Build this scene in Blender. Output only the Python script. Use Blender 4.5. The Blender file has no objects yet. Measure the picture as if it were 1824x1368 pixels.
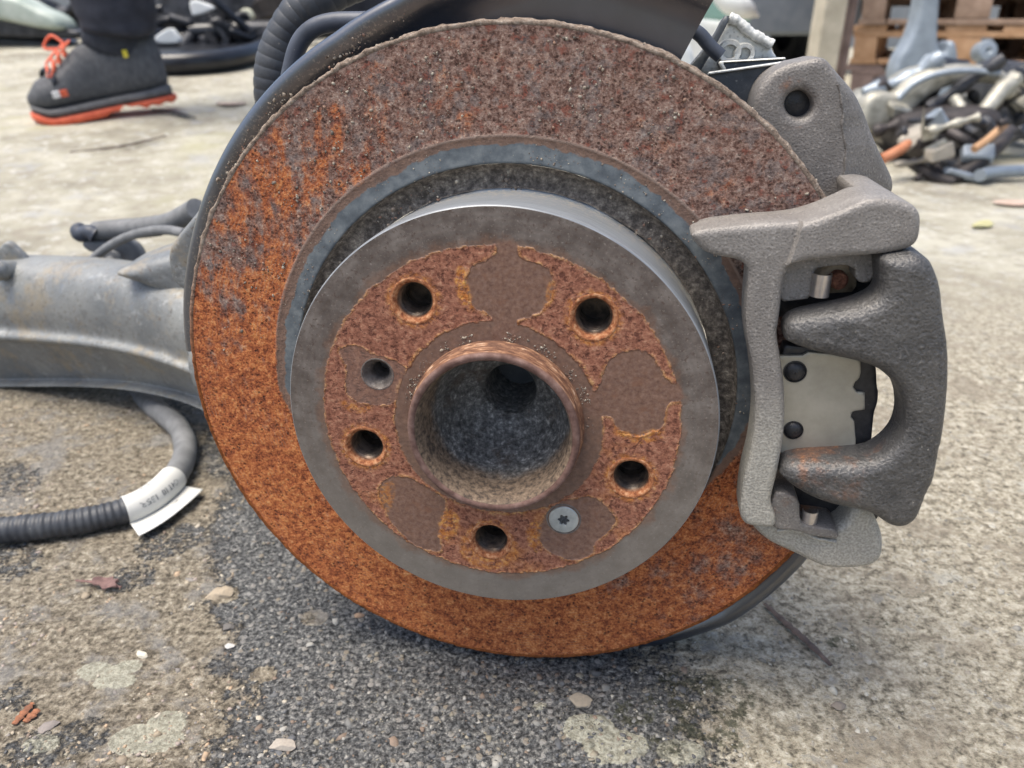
import bpy, bmesh, math, random
import numpy as np
from mathutils import Vector, Matrix
from mathutils.geometry import delaunay_2d_cdt, tessellate_polygon

random.seed(7); rng = np.random.default_rng(7)
SC = bpy.context.scene
COL = SC.collection
R = math.radians

# ------------------------------------------------------------------ camera
cam_d = bpy.data.cameras.new('camera'); cam = bpy.data.objects.new('camera', cam_d); COL.objects.link(cam)
cam.location = (0.00616, -0.30023, 0.30822); cam.rotation_euler = (R(90 - 24), 0, 0)
cam_d.sensor_width = 36; cam_d.lens = 36 * 1450 / 1824
cam_d.clip_start = 0.01; cam_d.clip_end = 400
cam_d.dof.use_dof = True; cam_d.dof.focus_distance = 0.345; cam_d.dof.aperture_fstop = 12
SC.camera = cam
# ------------------------------------------------------------------ light
SUN_EL, SUN_AZ = 72, 250          # high veiled sun, a little to the viewer's left
w = bpy.data.worlds.new('World'); SC.world = w; w.use_nodes = True
nt = w.node_tree; nt.nodes.clear()
sky = nt.nodes.new('ShaderNodeTexSky'); sky.sky_type = 'NISHITA'; sky.sun_disc = False
sky.sun_elevation = R(SUN_EL); sky.sun_rotation = R(SUN_AZ); sky.dust_density = 4; sky.air_density = 1.0; sky.ozone_density = 1.0
bg = nt.nodes.new('ShaderNodeBackground'); bg.inputs[1].default_value = 0.09
wo = nt.nodes.new('ShaderNodeOutputWorld')
nt.links.new(sky.outputs[0], bg.inputs[0]); nt.links.new(bg.outputs[0], wo.inputs[0])
sl = bpy.data.lights.new('sun', 'SUN'); sl.energy = 1.5; sl.angle = R(35); sl.color = (1, .94, .83)
so = bpy.data.objects.new('sun', sl); COL.objects.link(so)
sd = Vector((math.sin(R(SUN_AZ)) * math.cos(R(SUN_EL)), math.cos(R(SUN_AZ)) * math.cos(R(SUN_EL)), math.sin(R(SUN_EL))))
so.rotation_euler = sd.to_track_quat('Z', 'Y').to_euler(); so.location = (0, 0, 5)
SC.view_settings.view_transform = 'Standard'; SC.view_settings.look = 'None'
SC.view_settings.exposure = 1.4; SC.view_settings.gamma = 1; SC.view_settings.use_curve_mapping = False
SC.cycles.use_denoising = True
SC.cycles.max_bounces = 6

# ------------------------------------------------------------------ numeric noise
def _hash(i, j, k, s):
    h = (i.astype(np.int64) * 374761393 + j.astype(np.int64) * 668265263 + k.astype(np.int64) * 2147483647 + s * 974634777) & 0xffffffff
    h = ((h ^ (h >> 13)) * 1274126177) & 0xffffffff
    return ((h ^ (h >> 16)) & 0xffff) / 65535.0
def vnoise(P, scale, seed=0):
    P = np.asarray(P, float) * scale
    if P.shape[1] == 2: P = np.c_[P, np.zeros(len(P))]
    F = np.floor(P); f = P - F; f = f * f * (3 - 2 * f); i, j, k = F.T
    r = 0
    for a in (0, 1):
        for b in (0, 1):
            for c in (0, 1):
                wgt = (f[:, 0] if a else 1 - f[:, 0]) * (f[:, 1] if b else 1 - f[:, 1]) * (f[:, 2] if c else 1 - f[:, 2])
                r = r + wgt * _hash(i + a, j + b, k + c, seed)
    return r * 2 - 1
def fbm(P, scale, octv=4, seed=0, gain=.5):
    r = 0; a = 1; t = 0
    for o in range(octv):
        r = r + a * vnoise(P, scale * 2 ** o, seed + o * 17); t += a; a *= gain
    return r / t
def sstep(a, b, x):
    t = np.clip((x - a) / (b - a), 0, 1); return t * t * (3 - 2 * t)

# ------------------------------------------------------------------ material builder
class NT:
    def __init__(self, name):
        self.m = bpy.data.materials.new(name); self.m.use_nodes = True
        self.t = self.m.node_tree; self.t.nodes.clear()
        self.out = self.t.nodes.new('ShaderNodeOutputMaterial')
        self.b = self.t.nodes.new('ShaderNodeBsdfPrincipled')
        self.t.links.new(self.b.outputs[0], self.out.inputs[0])
        self.tc = self.t.nodes.new('ShaderNodeTexCoord'); self.P = self.tc.outputs['Object']
    def put(self, v, sock):
        if isinstance(v, bpy.types.NodeSocket): self.t.links.new(v, sock)
        elif isinstance(v, (tuple, list)):
            sock.default_value = (*v, 1) if len(v) == 3 and len(sock.default_value) == 4 else v
        else: sock.default_value = v
    def noise(self, s, d=4, r=.55, dist=0, vec=None):
        n = self.t.nodes.new('ShaderNodeTexNoise'); n.inputs['Scale'].default_value = s
        n.inputs['Detail'].default_value = d; n.inputs['Roughness'].default_value = r; n.inputs['Distortion'].default_value = dist
        self.t.links.new(vec or self.P, n.inputs['Vector']); return n.outputs['Fac']
    def vor(self, s, feat='F1', vec=None, out='Distance', rnd=1):
        n = self.t.nodes.new('ShaderNodeTexVoronoi'); n.feature = feat; n.inputs['Scale'].default_value = s
        n.inputs['Randomness'].default_value = rnd
        self.t.links.new(vec or self.P, n.inputs['Vector']); return n.outputs[out]
    def ramp(self, f, stops, interp='LINEAR'):
        n = self.t.nodes.new('ShaderNodeValToRGB'); c = n.color_ramp; c.interpolation = interp
        while len(c.elements) < len(stops): c.elements.new(.5)
        for e, (p, col) in zip(c.elements, stops):
            e.position = p; e.color = (*col, 1) if isinstance(col, (tuple, list)) else (col, col, col, 1)
        self.put(f, n.inputs[0]); return n.outputs[0]
    def mix(self, f, a, b, mode='MIX'):
        n = self.t.nodes.new('ShaderNodeMix'); n.data_type = 'RGBA'; n.blend_type = mode
        self.put(f, n.inputs[0]); self.put(a, n.inputs[6]); self.put(b, n.inputs[7]); return n.outputs[2]
    def math(self, op, a, b=0.0, clamp=False):
        n = self.t.nodes.new('ShaderNodeMath'); n.operation = op; n.use_clamp = clamp
        self.put(a, n.inputs[0]); self.put(b, n.inputs[1]); return n.outputs[0]
    def mapr(self, v, a, b, c=0.0, d=1.0):
        n = self.t.nodes.new('ShaderNodeMapRange'); n.interpolation_type = 'SMOOTHSTEP'
        for i, x in enumerate((v, a, b, c, d)): self.put(x, n.inputs[i])
        return n.outputs[0]
    def rings(self, s, dist=1.0, d=3):
        n = self.t.nodes.new('ShaderNodeTexWave'); n.wave_type = 'RINGS'; n.rings_direction = 'Z'; n.inputs['Scale'].default_value = s
        n.inputs['Distortion'].default_value = dist; n.inputs['Detail'].default_value = d; n.inputs['Detail Scale'].default_value = 3
        self.t.links.new(self.P, n.inputs['Vector']); return n.outputs['Fac']
    def attr(self, name, col=False):
        n = self.t.nodes.new('ShaderNodeAttribute'); n.attribute_name = name
        return n.outputs['Color' if col else 'Fac']
    def sep(self, v=None):
        n = self.t.nodes.new('ShaderNodeSeparateXYZ'); self.t.links.new(v or self.P, n.inputs[0]); return n.outputs
    def scale(self, v3, vec=None):
        n = self.t.nodes.new('ShaderNodeMapping'); n.inputs['Scale'].default_value = v3
        self.t.links.new(vec or self.P, n.inputs['Vector']); return n.outputs[0]
    def bump(self, h, st=.5, dist=.001, nrm=None):
        n = self.t.nodes.new('ShaderNodeBump'); n.inputs['Strength'].default_value = st; n.inputs['Distance'].default_value = dist
        self.put(h, n.inputs['Height'])
        if nrm: self.t.links.new(nrm, n.inputs['Normal'])
        return n.outputs[0]
    def done(self, col, rough=.6, metal=0.0, nrm=None, spec=.5):
        self.put(col, self.b.inputs['Base Color']); self.put(rough, self.b.inputs['Roughness']); self.put(metal, self.b.inputs['Metallic'])
        self.b.inputs['Specular IOR Level'].default_value = spec
        if nrm: self.t.links.new(nrm, self.b.inputs['Normal'])
        return self.m

M = {}
def simple(name, c1, c2, s, rough=.6, metal=0.0, bst=.3, bd=.001, bs=None, lo=.35, hi=.65, spec=.5, dust=0, dustc=(.42, .38, .31), ds=500):
    t = NT(name); n = t.noise(s, 6, .6)
    col = t.ramp(n, [(lo, c1), (hi, c2)])
    if dust:
        d = t.mapr(t.noise(ds, 4, .7), .72 - dust, .8 - dust * .6); d = t.math('MULTIPLY', d, t.mapr(t.noise(s * .8, 3), .35, .7))
        col = t.mix(d, col, dustc)
    nr = t.bump(t.noise(bs or s * 3, 6, .65), bst, bd)
    M[name] = t.done(col, rough, metal, nr, spec); return M[name]

def rust_color(t, rich=0.0):
    """layered rust: dusty mauve-brown scale high on the disc, fresher orange bloom lower and to the left"""
    x, y, z = t.sep()
    big = t.noise(26, 4, .6); mid = t.noise(360, 6, .74); fine = t.noise(1000, 4, .7); pit = t.vor(430); m2 = t.noise(95, 6, .72)
    k = t.math('ADD', t.math('MULTIPLY', mid, .62), t.math('MULTIPLY', fine, .38))
    dusty = t.ramp(k, [(.37, (.042, .02, .015)), (.45, (.135, .07, .052)), (.5, (.225, .138, .108)), (.55, (.31, .205, .162)), (.6, (.4, .3, .245)), (.66, (.58, .5, .42))])
    brown = t.ramp(k, [(.37, (.065, .018, .009)), (.44, (.22, .06, .024)), (.5, (.42, .122, .043)), (.56, (.58, .21, .07)), (.64, (.7, .36, .17))])
    orange = t.ramp(k, [(.37, (.13, .034, .012)), (.44, (.34, .094, .03)), (.5, (.52, .165, .05)), (.56, (.67, .26, .08)), (.65, (.82, .46, .19))])
    g = t.math('ADD', t.math('MULTIPLY', y, -6.5), t.math('MULTIPLY', x, -3.8))
    g = t.math('ADD', g, t.math('MULTIPLY', t.math('SUBTRACT', big, .5), 2.4))
    g = t.math('ADD', g, t.math('MULTIPLY', t.math('SUBTRACT', m2, .5), 3.2))
    stk = t.noise(150, 5, .7, vec=t.scale((1, .16, 1))); g = t.math('ADD', g, t.math('MULTIPLY', t.math('SUBTRACT', stk, .5), t.mapr(x, .0, -.09, .5, 3.2)))
    col = t.mix(t.mapr(g, -.55, .3), dusty, brown)
    og = t.math('MULTIPLY', t.mapr(g, .15, 1.7, 0, .85), t.mapr(m2, .4, .58))
    col = t.mix(og, col, orange)
    # grey bare scale, red-brown spots, a few fresh orange blooms
    gs = t.math('MULTIPLY', t.mapr(t.noise(130, 5, .7), .5, .62), t.mapr(g, .35, -.5))
    col = t.mix(t.math('MULTIPLY', gs, .5), col, t.ramp(k, [(.38, (.085, .078, .078)), (.55, (.19, .175, .17)), (.68, (.33, .31, .29))]))
    rs_ = t.math('MULTIPLY', t.mapr(t.noise(250, 5, .7), .56, .64), t.mapr(g, .6, -.4))
    col = t.mix(t.math('MULTIPLY', rs_, .75), col, t.ramp(fine, [(.35, (.13, .035, .022)), (.65, (.27, .085, .055))]))
    col = t.mix(t.math('MULTIPLY', t.mapr(t.noise(62, 5, .7), .68, .73), .75), col, t.ramp(fine, [(.35, (.36, .1, .02)), (.65, (.6, .24, .06))]))
    dark = t.math('MULTIPLY', t.mapr(pit, .36, .14), t.mapr(t.noise(170, 4, .65), .42, .56))
    col = t.mix(t.math('MULTIPLY', dark, .75), col, (.035, .015, .011))
    sc_ = t.math('MULTIPLY', t.mapr(t.rings(190, 3.0, 4), .78, .95), t.mapr(m2, .5, .6)); col = t.mix(t.math('MULTIPLY', sc_, .3), col, (.4, .28, .2))
    h = t.math('ADD', t.math('MULTIPLY', k, .9), t.math('MULTIPLY', t.math('SUBTRACT', 1.0, dark), .25))
    return col, h

t = NT('rusted_swept_face'); c, h = rust_color(t, .0)
rr = t.attr('rad')
band = t.mapr(rr, .1102, .1112)                          # swept area starts here
lace = t.noise(260, 4, .6)
prim = t.ramp(t.noise(140, 5, .6), [(.36, (.09, .105, .118)), (.5, (.13, .15, .163)), (.62, (.18, .2, .208))])
x, y, z = t.sep()
edge = t.math('ADD', rr, t.math('MULTIPLY', t.math('SUBTRACT', t.noise(45, 4, .65), .5), .007))
edge = t.math('ADD', edge, t.math('MULTIPLY', t.math('SUBTRACT', lace, .5), .003))
lowrust = t.math('MULTIPLY', t.mapr(y, .0, -.06), .012)   # the band has rusted over low down
edge = t.math('ADD', edge, lowrust)
brownband = t.ramp(t.noise(300, 4), [(.3, (.17, .11, .085)), (.7, (.26, .165, .12))])
inner = t.mix(t.mapr(edge, .1062, .1069), prim, brownband)
inner = t.mix(t.mapr(edge, .110, .1115), inner, c)
col = t.mix(band, inner, c)
grit = t.mapr(t.noise(900, 3, .6), .68, .74); grit = t.math('MULTIPLY', grit, t.mapr(y, -.03, .08)); grit = t.math('MULTIPLY', grit, t.mapr(t.noise(40, 3), .35, .6))
col = t.mix(t.math('MULTIPLY', grit, .8), col, (.42, .36, .29))
ridge = t.math('MULTIPLY', t.mapr(t.math('ABSOLUTE', t.math('SUBTRACT', rr, .1104)), .0009, .0002), t.mapr(y, .0, .05))
col = t.mix(t.math('MULTIPLY', ridge, .6), col, (.36, .27, .22))
M['disc'] = t.done(col, t.mix(t.mapr(edge, .1062, .109), (.42,) * 3, (.85,) * 3), 0, t.bump(t.math('MULTIPLY', h, t.mapr(edge, .106, .111, .12, 1.0)), 1.0, .0012), .35)

t = NT('rust_lip'); x, y, z = t.sep(); f = t.noise(420, 6, .7)
up = t.ramp(f, [(.3, (.09, .065, .05)), (.5, (.27, .21, .165)), (.7, (.42, .36, .3))])
dn = t.ramp(f, [(.3, (.09, .03, .012)), (.6, (.3, .1, .03))])
M['lip'] = t.done(t.mix(t.mapr(y, -.01, .07), dn, up), .9, 0, t.bump(f, 1, .0015), .2)

def hat_rust(t):
    fine = t.noise(700, 6, .7); big = t.noise(60, 4, .6); md_ = t.noise(300, 5, .68)
    k = t.math('ADD', t.math('MULTIPLY', md_, .5), t.math('MULTIPLY', fine, .5))
    base = t.ramp(k, [(.37, (.09, .032, .019)), (.45, (.21, .08, .048)), (.52, (.32, .135, .083)), (.6, (.42, .21, .13)), (.68, (.55, .34, .22))])
    warm = t.ramp(k, [(.36, (.2, .06, .018)), (.48, (.4, .15, .045)), (.58, (.56, .25, .08)), (.68, (.68, .42, .2))])
    x, y, z = t.sep()
    g = t.math('ADD', t.math('MULTIPLY', y, -9.0), t.math('MULTIPLY', t.math('SUBTRACT', big, .5), 4.5))
    col = t.mix(t.mapr(g, .3, 1.7, 0, .75), base, warm)
    bl = t.math('MULTIPLY', t.mapr(t.noise(400, 3, .6), .53, .62), t.mapr(t.noise(110, 4, .6), .36, .56))
    col = t.mix(t.math('MULTIPLY', bl, .8), col, t.mix(fine, (.04, .014, .01), (.17, .055, .035)))
    return col, k, bl
t = NT('hat_face'); x, y, z = t.sep()
rc, fine, bl = hat_rust(t)
turn = t.noise(1, 0); 
gr = t.ramp(t.noise(110, 6, .62), [(.36, (.085, .066, .055)), (.5, (.135, .11, .095)), (.64, (.19, .163, .143))])
gr = t.mix(t.mapr(t.noise(480, 5, .7), .54, .64, 0, .75), gr, (.075, .045, .032))
gr = t.mix(t.math('MULTIPLY', t.rings(120, 4.0, 4), .3), gr, (.1, .088, .08))
gr = t.mix(t.mapr(t.noise(900, 3, .6), .6, .7, 0, .4), gr, (.36, .32, .28))
gr = t.mix(t.mapr(y, .04, -.075, 0, .55), gr, (.22, .2, .168))
mv = t.ramp(t.noise(520, 6, .7), [(.38, (.125, .07, .054)), (.5, (.2, .122, .098)), (.62, (.29, .195, .16))])
mv = t.mix(t.mapr(t.noise(150, 4, .6), .56, .7, 0, .7), mv, (.15, .06, .038))
a_r, a_l, a_e, a_o = t.attr('rust'), t.attr('lobe'), t.attr('edge'), t.attr('orange')
col = t.mix(a_r, t.mix(a_l, gr, mv), rc)
br_ = t.math('MULTIPLY', t.mapr(t.math('ADD', t.attr('rad'), t.math('MULTIPLY', t.math('SUBTRACT', t.noise(70, 5, .7), .5), .016)), .0785, .0745), t.math('SUBTRACT', 1.0, a_r))
col = t.mix(t.math('MULTIPLY', br_, .55), col, t.ramp(fine, [(.4, (.11, .055, .035)), (.6, (.24, .13, .08))]))
ee = t.math('MULTIPLY', a_e, t.math('MULTIPLY', t.mapr(t.noise(260, 5, .7), .42, .56), t.mapr(t.noise(48, 4, .65), .34, .5)))
col = t.mix(ee, col, t.ramp(fine, [(.4, (.34, .12, .03)), (.6, (.66, .4, .18))]))
oo = t.math('MULTIPLY', t.math('MULTIPLY', a_o, t.mapr(t.noise(420, 5, .72), .4, .58)), t.mapr(t.noise(95, 4, .65), .34, .52, .45, 1))
col = t.mix(oo, col, t.ramp(fine, [(.38, (.34, .1, .02)), (.5, (.52, .2, .045)), (.62, (.66, .36, .1))]))
gg = t.math('MULTIPLY', t.mapr(t.noise(1100, 2), .7, .76), t.mapr(t.noise(45, 3), .5, .66))
col = t.mix(t.math('MULTIPLY', gg, .7), col, (.5, .45, .38))
hh = t.math('SUBTRACT', t.math('ADD', t.math('MULTIPLY', fine, t.mapr(a_r, 0, 1, .06, .8)), t.math('MULTIPLY', ee, .4)), t.math('MULTIPLY', t.math('MULTIPLY', bl, a_r), .35))
M['hat'] = t.done(col, t.mapr(a_r, 0, 1, .5, .85), 0, t.bump(hh, .8, .001), .4)

t = NT('hat_wall_metal'); x, y, z = t.sep()
st = t.noise(300, 4, .6, vec=t.scale((.15, .15, 6)))
col = t.ramp(st, [(.36, (.17, .185, .2)), (.64, (.29, .31, .33))])
gt = t.math('MULTIPLY', t.mapr(t.noise(500, 5, .7), .5, .58), t.mapr(z, -.006, -.036))
col = t.mix(gt, col, (.4, .36, .3))
M['hatwall'] = t.done(col, .36, .15, t.bump(st, .15, .0004))
t = NT('groove_grime'); f = t.noise(380, 6, .7)
M['groove'] = t.done(t.ramp(f, [(.38, (.075, .066, .058)), (.5, (.15, .132, .115)), (.6, (.25, .222, .188)), (.68, (.42, .38, .32))]), .85, 0, t.bump(f, .9, .0012), .3)

t = NT('hub_rust'); x, y, z = t.sep(); f = t.noise(420, 6, .7)
fr = t.ramp(t.noise(160, 5, .65), [(.36, (.095, .05, .039)), (.5, (.15, .086, .07)), (.66, (.22, .14, .116))])
sd_ = t.ramp(t.noise(260, 5, .7, vec=t.scale((.6, .6, 3))), [(.38, (.08, .036, .022)), (.5, (.18, .085, .05)), (.58, (.33, .175, .095)), (.66, (.5, .35, .25))])
M['hub'] = t.done(t.mix(t.mapr(z, .0112, .0098), fr, sd_), .75, 0, t.bump(f, .35, .0004), .4)
t = NT('hub_bore'); x, y, z = t.sep(); f = t.noise(420, 6, .7)
blk = t.ramp(t.noise(420, 6, .75), [(.36, (.05, .05, .05)), (.48, (.12, .12, .117)), (.58, (.23, .23, .222)), (.66, (.5, .49, .46))])
blk = t.mix(t.mapr(t.noise(520, 4, .6), .66, .72), blk, (.38, .37, .33))
blk = t.mix(t.mapr(t.noise(65, 5, .7), .52, .66, 0, .6), blk, (.1, .07, .05))
tan_ = t.ramp(t.noise(420, 6, .7), [(.38, (.06, .045, .035)), (.5, (.16, .115, .08)), (.62, (.27, .2, .14))])
wm = t.math('ADD', t.math('MULTIPLY', t.math('SUBTRACT', t.noise(90, 5, .65), .5), .016), z)
M['bore'] = t.done(t.mix(t.mapr(wm, -.012, -.004), blk, tan_), t.mapr(wm, -.012, -.004, .36, .7), 0, t.bump(f, .6, .0008), .5)

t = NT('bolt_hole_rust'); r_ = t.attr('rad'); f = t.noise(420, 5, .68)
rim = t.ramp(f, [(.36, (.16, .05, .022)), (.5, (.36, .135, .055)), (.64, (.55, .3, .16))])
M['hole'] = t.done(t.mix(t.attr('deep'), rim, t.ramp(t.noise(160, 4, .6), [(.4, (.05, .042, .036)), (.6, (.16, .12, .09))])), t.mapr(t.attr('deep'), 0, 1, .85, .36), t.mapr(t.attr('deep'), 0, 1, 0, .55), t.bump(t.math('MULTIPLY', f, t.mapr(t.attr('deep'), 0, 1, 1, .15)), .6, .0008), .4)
M['holegrey'] = simple('countersink_grey', (.1, .085, .075), (.22, .195, .18), 300, .5, .2, .4, .0005, dust=.1)
M['zinc'] = simple('zinc_screw', (.4, .43, .42), (.54, .57, .56), 260, .42, .55, .2, .0003)
M['zincdark'] = simple('recess_dark_zinc', (.1, .1, .1), (.24, .24, .23), 500, .5, .4, .3, .0004)  # darker zinc tone inside the six-lobed screw recess

t = NT('shield_black_paint'); x, y, z = t.sep()
col = t.ramp(t.noise(60, 5), [(.3, (.013, .019, .031)), (.7, (.024, .032, .048))])
d = t.math('MULTIPLY', t.mapr(t.noise(700, 4, .7), .52, .66), t.attr('dust'))
col = t.mix(d, col, (.42, .36, .28))
haze = t.math('MULTIPLY', t.attr('dust'), t.mapr(t.noise(90, 4), .3, .6))
col = t.mix(t.math('MULTIPLY', haze, .5), col, (.17, .15, .12))
M['shield'] = t.done(col, t.mix(t.math('MULTIPLY', t.attr('dust'), .8), (.28,) * 3, (.8,) * 3), 0, t.bump(t.noise(350, 5, .7), .08, .0005), 1.0); t.b.inputs['Coat Weight'].default_value = 1; t.b.inputs['Coat Roughness'].default_value = .22; t.b.inputs['Coat IOR'].default_value = 1.6

def cast(name, a, b, rough=.55, metal=.25, grain=520, st=.8, rustamt=0.0, ylow=None, dust=.0, lowc=(.34, .335, .3)):
    t = NT(name); x, y, z = t.sep()
    n = t.noise(grain * 1.7, 4, .62); v = t.vor(grain * 2.0, 'SMOOTH_F1'); n2 = t.noise(grain * .6, 4, .6)
    g = t.math('ADD', t.math('MULTIPLY', n, .55), t.math('MULTIPLY', v, .45))
    col = t.ramp(t.noise(60, 6, .65), [(.3, a), (.7, b)])
    col = t.mix(t.mapr(g, .5, .72, 0, .5), col, tuple(min(1, q * 2.0) for q in b))
    col = t.mix(t.mapr(g, .42, .28, 0, .6), col, tuple(q * .5 for q in a))
    if ylow: col = t.mix(t.mapr(t.math('ADD', y, t.math('MULTIPLY', t.math('SUBTRACT', t.noise(35, 4), .5), .05)), ylow[0], ylow[1]), col, t.mix(t.mapr(g, .3, .7), tuple(.72 * q for q in lowc), tuple(1.2 * q for q in lowc)))
    if rustamt:
        rm = t.mapr(t.math('ADD', t.noise(48, 6, .68), t.attr('rustzone')), .78 - rustamt, .9 - rustamt * .6)
        rcol = t.ramp(t.noise(400, 5, .7), [(.3, (.1, .045, .03)), (.55, (.22, .115, .07)), (.75, (.5, .2, .07))])
        col = t.mix(t.math('MULTIPLY', rm, .85), col, rcol)
    if dust:
        dd = t.math('MULTIPLY', t.mapr(t.noise(800, 4, .7), .66 - dust, .72), t.mapr(t.noise(50, 3), .42, .6))
        col = t.mix(t.math('MULTIPLY', dd, .8), col, (.45, .42, .36))
    h = t.math('ADD', t.math('MULTIPLY', g, 1.0), t.math('MULTIPLY', n2, .35))
    M[name] = t.done(col, rough, metal, t.bump(h, st, .0009), .5)
cast('carrier_cast_iron', (.18, .166, .152), (.265, .247, .228), .5, .15, 600, .5, .06, (.03, -.01), .02, (.42, .4, .35))
cast('ear_cast_iron', (.15, .138, .127), (.235, .218, .2), .5, .15, 600, .48, .12, None, .03)
cast('caliper_cast_iron', (.07, .069, .069), (.125, .12, .114), .42, .25, 450, .85, .13, None, .04)
cast('aluminium_casting', (.62, .62, .57), (.8, .8, .75), .5, .3, 300, .4, .0, None, .05)
M['pad'] = simple('pad_plate_steel', (.33, .31, .255), (.44, .415, .35), 60, .4, .35, .15, .0004, bs=900, dust=.03)
M['black'] = simple('black_backing', (.01, .011, .014), (.03, .03, .034), 300, .4, 0, .3, .0005, dust=.04)
M['clip'] = simple('spring_steel', (.5, .46, .43), (.62, .58, .55), 200, .3, .8, .1, .0003)
M['abut'] = simple('abutment_steel', (.2, .15, .1), (.36, .3, .22), 240, .5, .4, .3, .0005)
M['rustbolt'] = simple('rusty_bolt', (.13, .045, .025), (.38, .16, .09), 500, .8, 0, .8, .001)
t = NT('arm_weathered_silver'); x, y, z = t.sep()
col = t.ramp(t.noise(14, 5, .6), [(.38, (.165, .178, .185)), (.5, (.215, .225, .225)), (.62, (.27, .278, .268))])
col = t.mix(t.mapr(t.noise(30, 6, .74), .5, .64, 0, .6), col, (.32, .265, .18))
col = t.mix(t.mapr(t.noise(75, 6, .75), .55, .66, 0, .55), col, (.4, .41, .4))
col = t.mix(t.mapr(t.noise(50, 6, .7), .58, .7, 0, .5), col, (.2, .235, .28))
col = t.mix(t.mapr(t.noise(330, 4, .7), .59, .66, 0, .8), col, (.12, .085, .06))
col = t.mix(t.mapr(t.noise(130, 6, .75), .53, .64, 0, .6), col, (.13, .135, .135))
col = t.mix(t.mapr(t.noise(420, 4, .7), .63, .7, 0, .6), col, (.55, .54, .5))
M['arm'] = t.done(col, .48, .15, t.bump(t.noise(220, 6, .7), .45, .0014))
M['rubber'] = simple('corrugated_plastic', (.03, .034, .042), (.065, .07, .078), 60, .5, 0, .25, .0008, bs=300, dust=.08)
M['greyrubber'] = simple('dusty_grey_rubber', (.12, .125, .13), (.2, .205, .21), 60, .65, 0, .3, .001, bs=250, dust=.06)
M['bluerubber'] = simple('dark_hose_rubber', (.035, .043, .06), (.07, .08, .105), 60, .5, 0, .2, .0008, bs=250, dust=.06)
M['bracketdark'] = simple('painted_bracket', (.05, .058, .066), (.1, .11, .12), 60, .5, .1, .3, .0008, bs=300, dust=.12, dustc=(.4, .39, .35))
M['paper'] = simple('white_label', (.56, .56, .53), (.64, .64, .61), 30, .6, 0, .1, .0005)
M['ink'] = simple('printed_ink', (.12, .13, .14), (.2, .21, .22), 300, .7, 0, 0, .0005)
M['cream'] = simple('cream_fleck', (.6, .6, .45), (.72, .72, .58), 300, .6, 0, .2, .0005)

# ------------------------------------------------------------------ object helpers
def link(name, me, parent=None, mat=None, smooth=True, loc=None):
    o = bpy.data.objects.new(name, me); COL.objects.link(o)
    if mat and not me.materials: me.materials.append(mat)
    if parent: o.parent = parent
    if loc: o.location = loc
    if smooth and len(me.polygons): me.polygons.foreach_set('use_smooth', np.ones(len(me.polygons), bool))
    return o
def mesh(name, V, F):
    me = bpy.data.meshes.new(name); me.from_pydata([tuple(map(float, v)) for v in V], [], [tuple(map(int, f)) for f in F]); me.update(); return me
def fixnormals(me):
    bm = bmesh.new(); bm.from_mesh(me); bmesh.ops.remove_doubles(bm, verts=bm.verts, dist=1e-7); bmesh.ops.recalc_face_normals(bm, faces=bm.faces); bm.to_mesh(me); bm.free()
def setattr_f(me, name, arr):
    a = me.attributes.new(name, 'FLOAT', 'POINT'); a.data.foreach_set('value', np.asarray(arr, np.float32))
def coords(me):
    c = np.empty(len(me.vertices) * 3, np.float32); me.vertices.foreach_get('co', c); return c.reshape(-1, 3).astype(float)
def setcoords(me, c):
    me.vertices.foreach_set('co', np.asarray(c, np.float32).ravel()); me.update()
def empty(name, loc=(0, 0, 0), rz=0.0, **kw):
    o = bpy.data.objects.new(name, None); COL.objects.link(o); o.location = loc; o.rotation_euler = (0, 0, rz); o.empty_display_size = .05
    tag(o, **kw); return o
def tag(o, label=None, cat=None, group=None, kind=None):
    if label: o['label'] = label
    if cat: o['category'] = cat
    if group: o['group'] = group
    if kind: o['kind'] = kind
    return o
def setbevel(me, ang=35):
    """sharp edges by angle, so hard corners stay crisp under smooth shading"""
    bm = bmesh.new(); bm.from_mesh(me)
    for e in bm.edges:
        if len(e.link_faces) == 2 and e.calc_face_angle(0) > R(ang): e.smooth = False
    bm.to_mesh(me); bm.free()

def chaikin(P, n=2):
    P = np.asarray(P, float)
    for _ in range(n):
        Q = np.roll(P, -1, 0); P = np.stack([.75 * P + .25 * Q, .25 * P + .75 * Q], 1).reshape(-1, 2)
    return P
def resample(P, step):
    Q = np.vstack([P, P[:1]]); d = np.hypot(*np.diff(Q, axis=0).T); s = np.r_[0, np.cumsum(d)]
    n = max(8, int(s[-1] / step)); u = np.linspace(0, s[-1], n, endpoint=False)
    return np.c_[np.interp(u, s, Q[:, 0]), np.interp(u, s, Q[:, 1])]
def inside(P, poly):
    x, y = P[:, 0], P[:, 1]; r = np.zeros(len(P), bool); n = len(poly)
    for i in range(n):
        x1, y1 = poly[i]; x2, y2 = poly[(i + 1) % n]
        if y1 == y2: continue
        c = ((y1 > y) != (y2 > y)) & (x < (x2 - x1) * (y - y1) / (y2 - y1) + x1); r ^= c
    return r
def pdist(P, polys):
    out = np.full(len(P), 1e9)
    for poly in polys:
        A = np.asarray(poly); B = np.roll(A, -1, 0); D = B - A; L2 = (D ** 2).sum(1) + 1e-18
        for s in range(0, len(P), 4000):
            p = P[s:s + 4000, None, :]; tt = np.clip(((p - A) * D).sum(2) / L2, 0, 1)
            q = A + tt[..., None] * D; out[s:s + 4000] = np.minimum(out[s:s + 4000], np.sqrt(((p - q) ** 2).sum(2)).min(1))
    return out
def area(P): return .5 * np.sum(P[:, 0] * np.roll(P[:, 1], -1) - np.roll(P[:, 0], -1) * P[:, 1])

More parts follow.
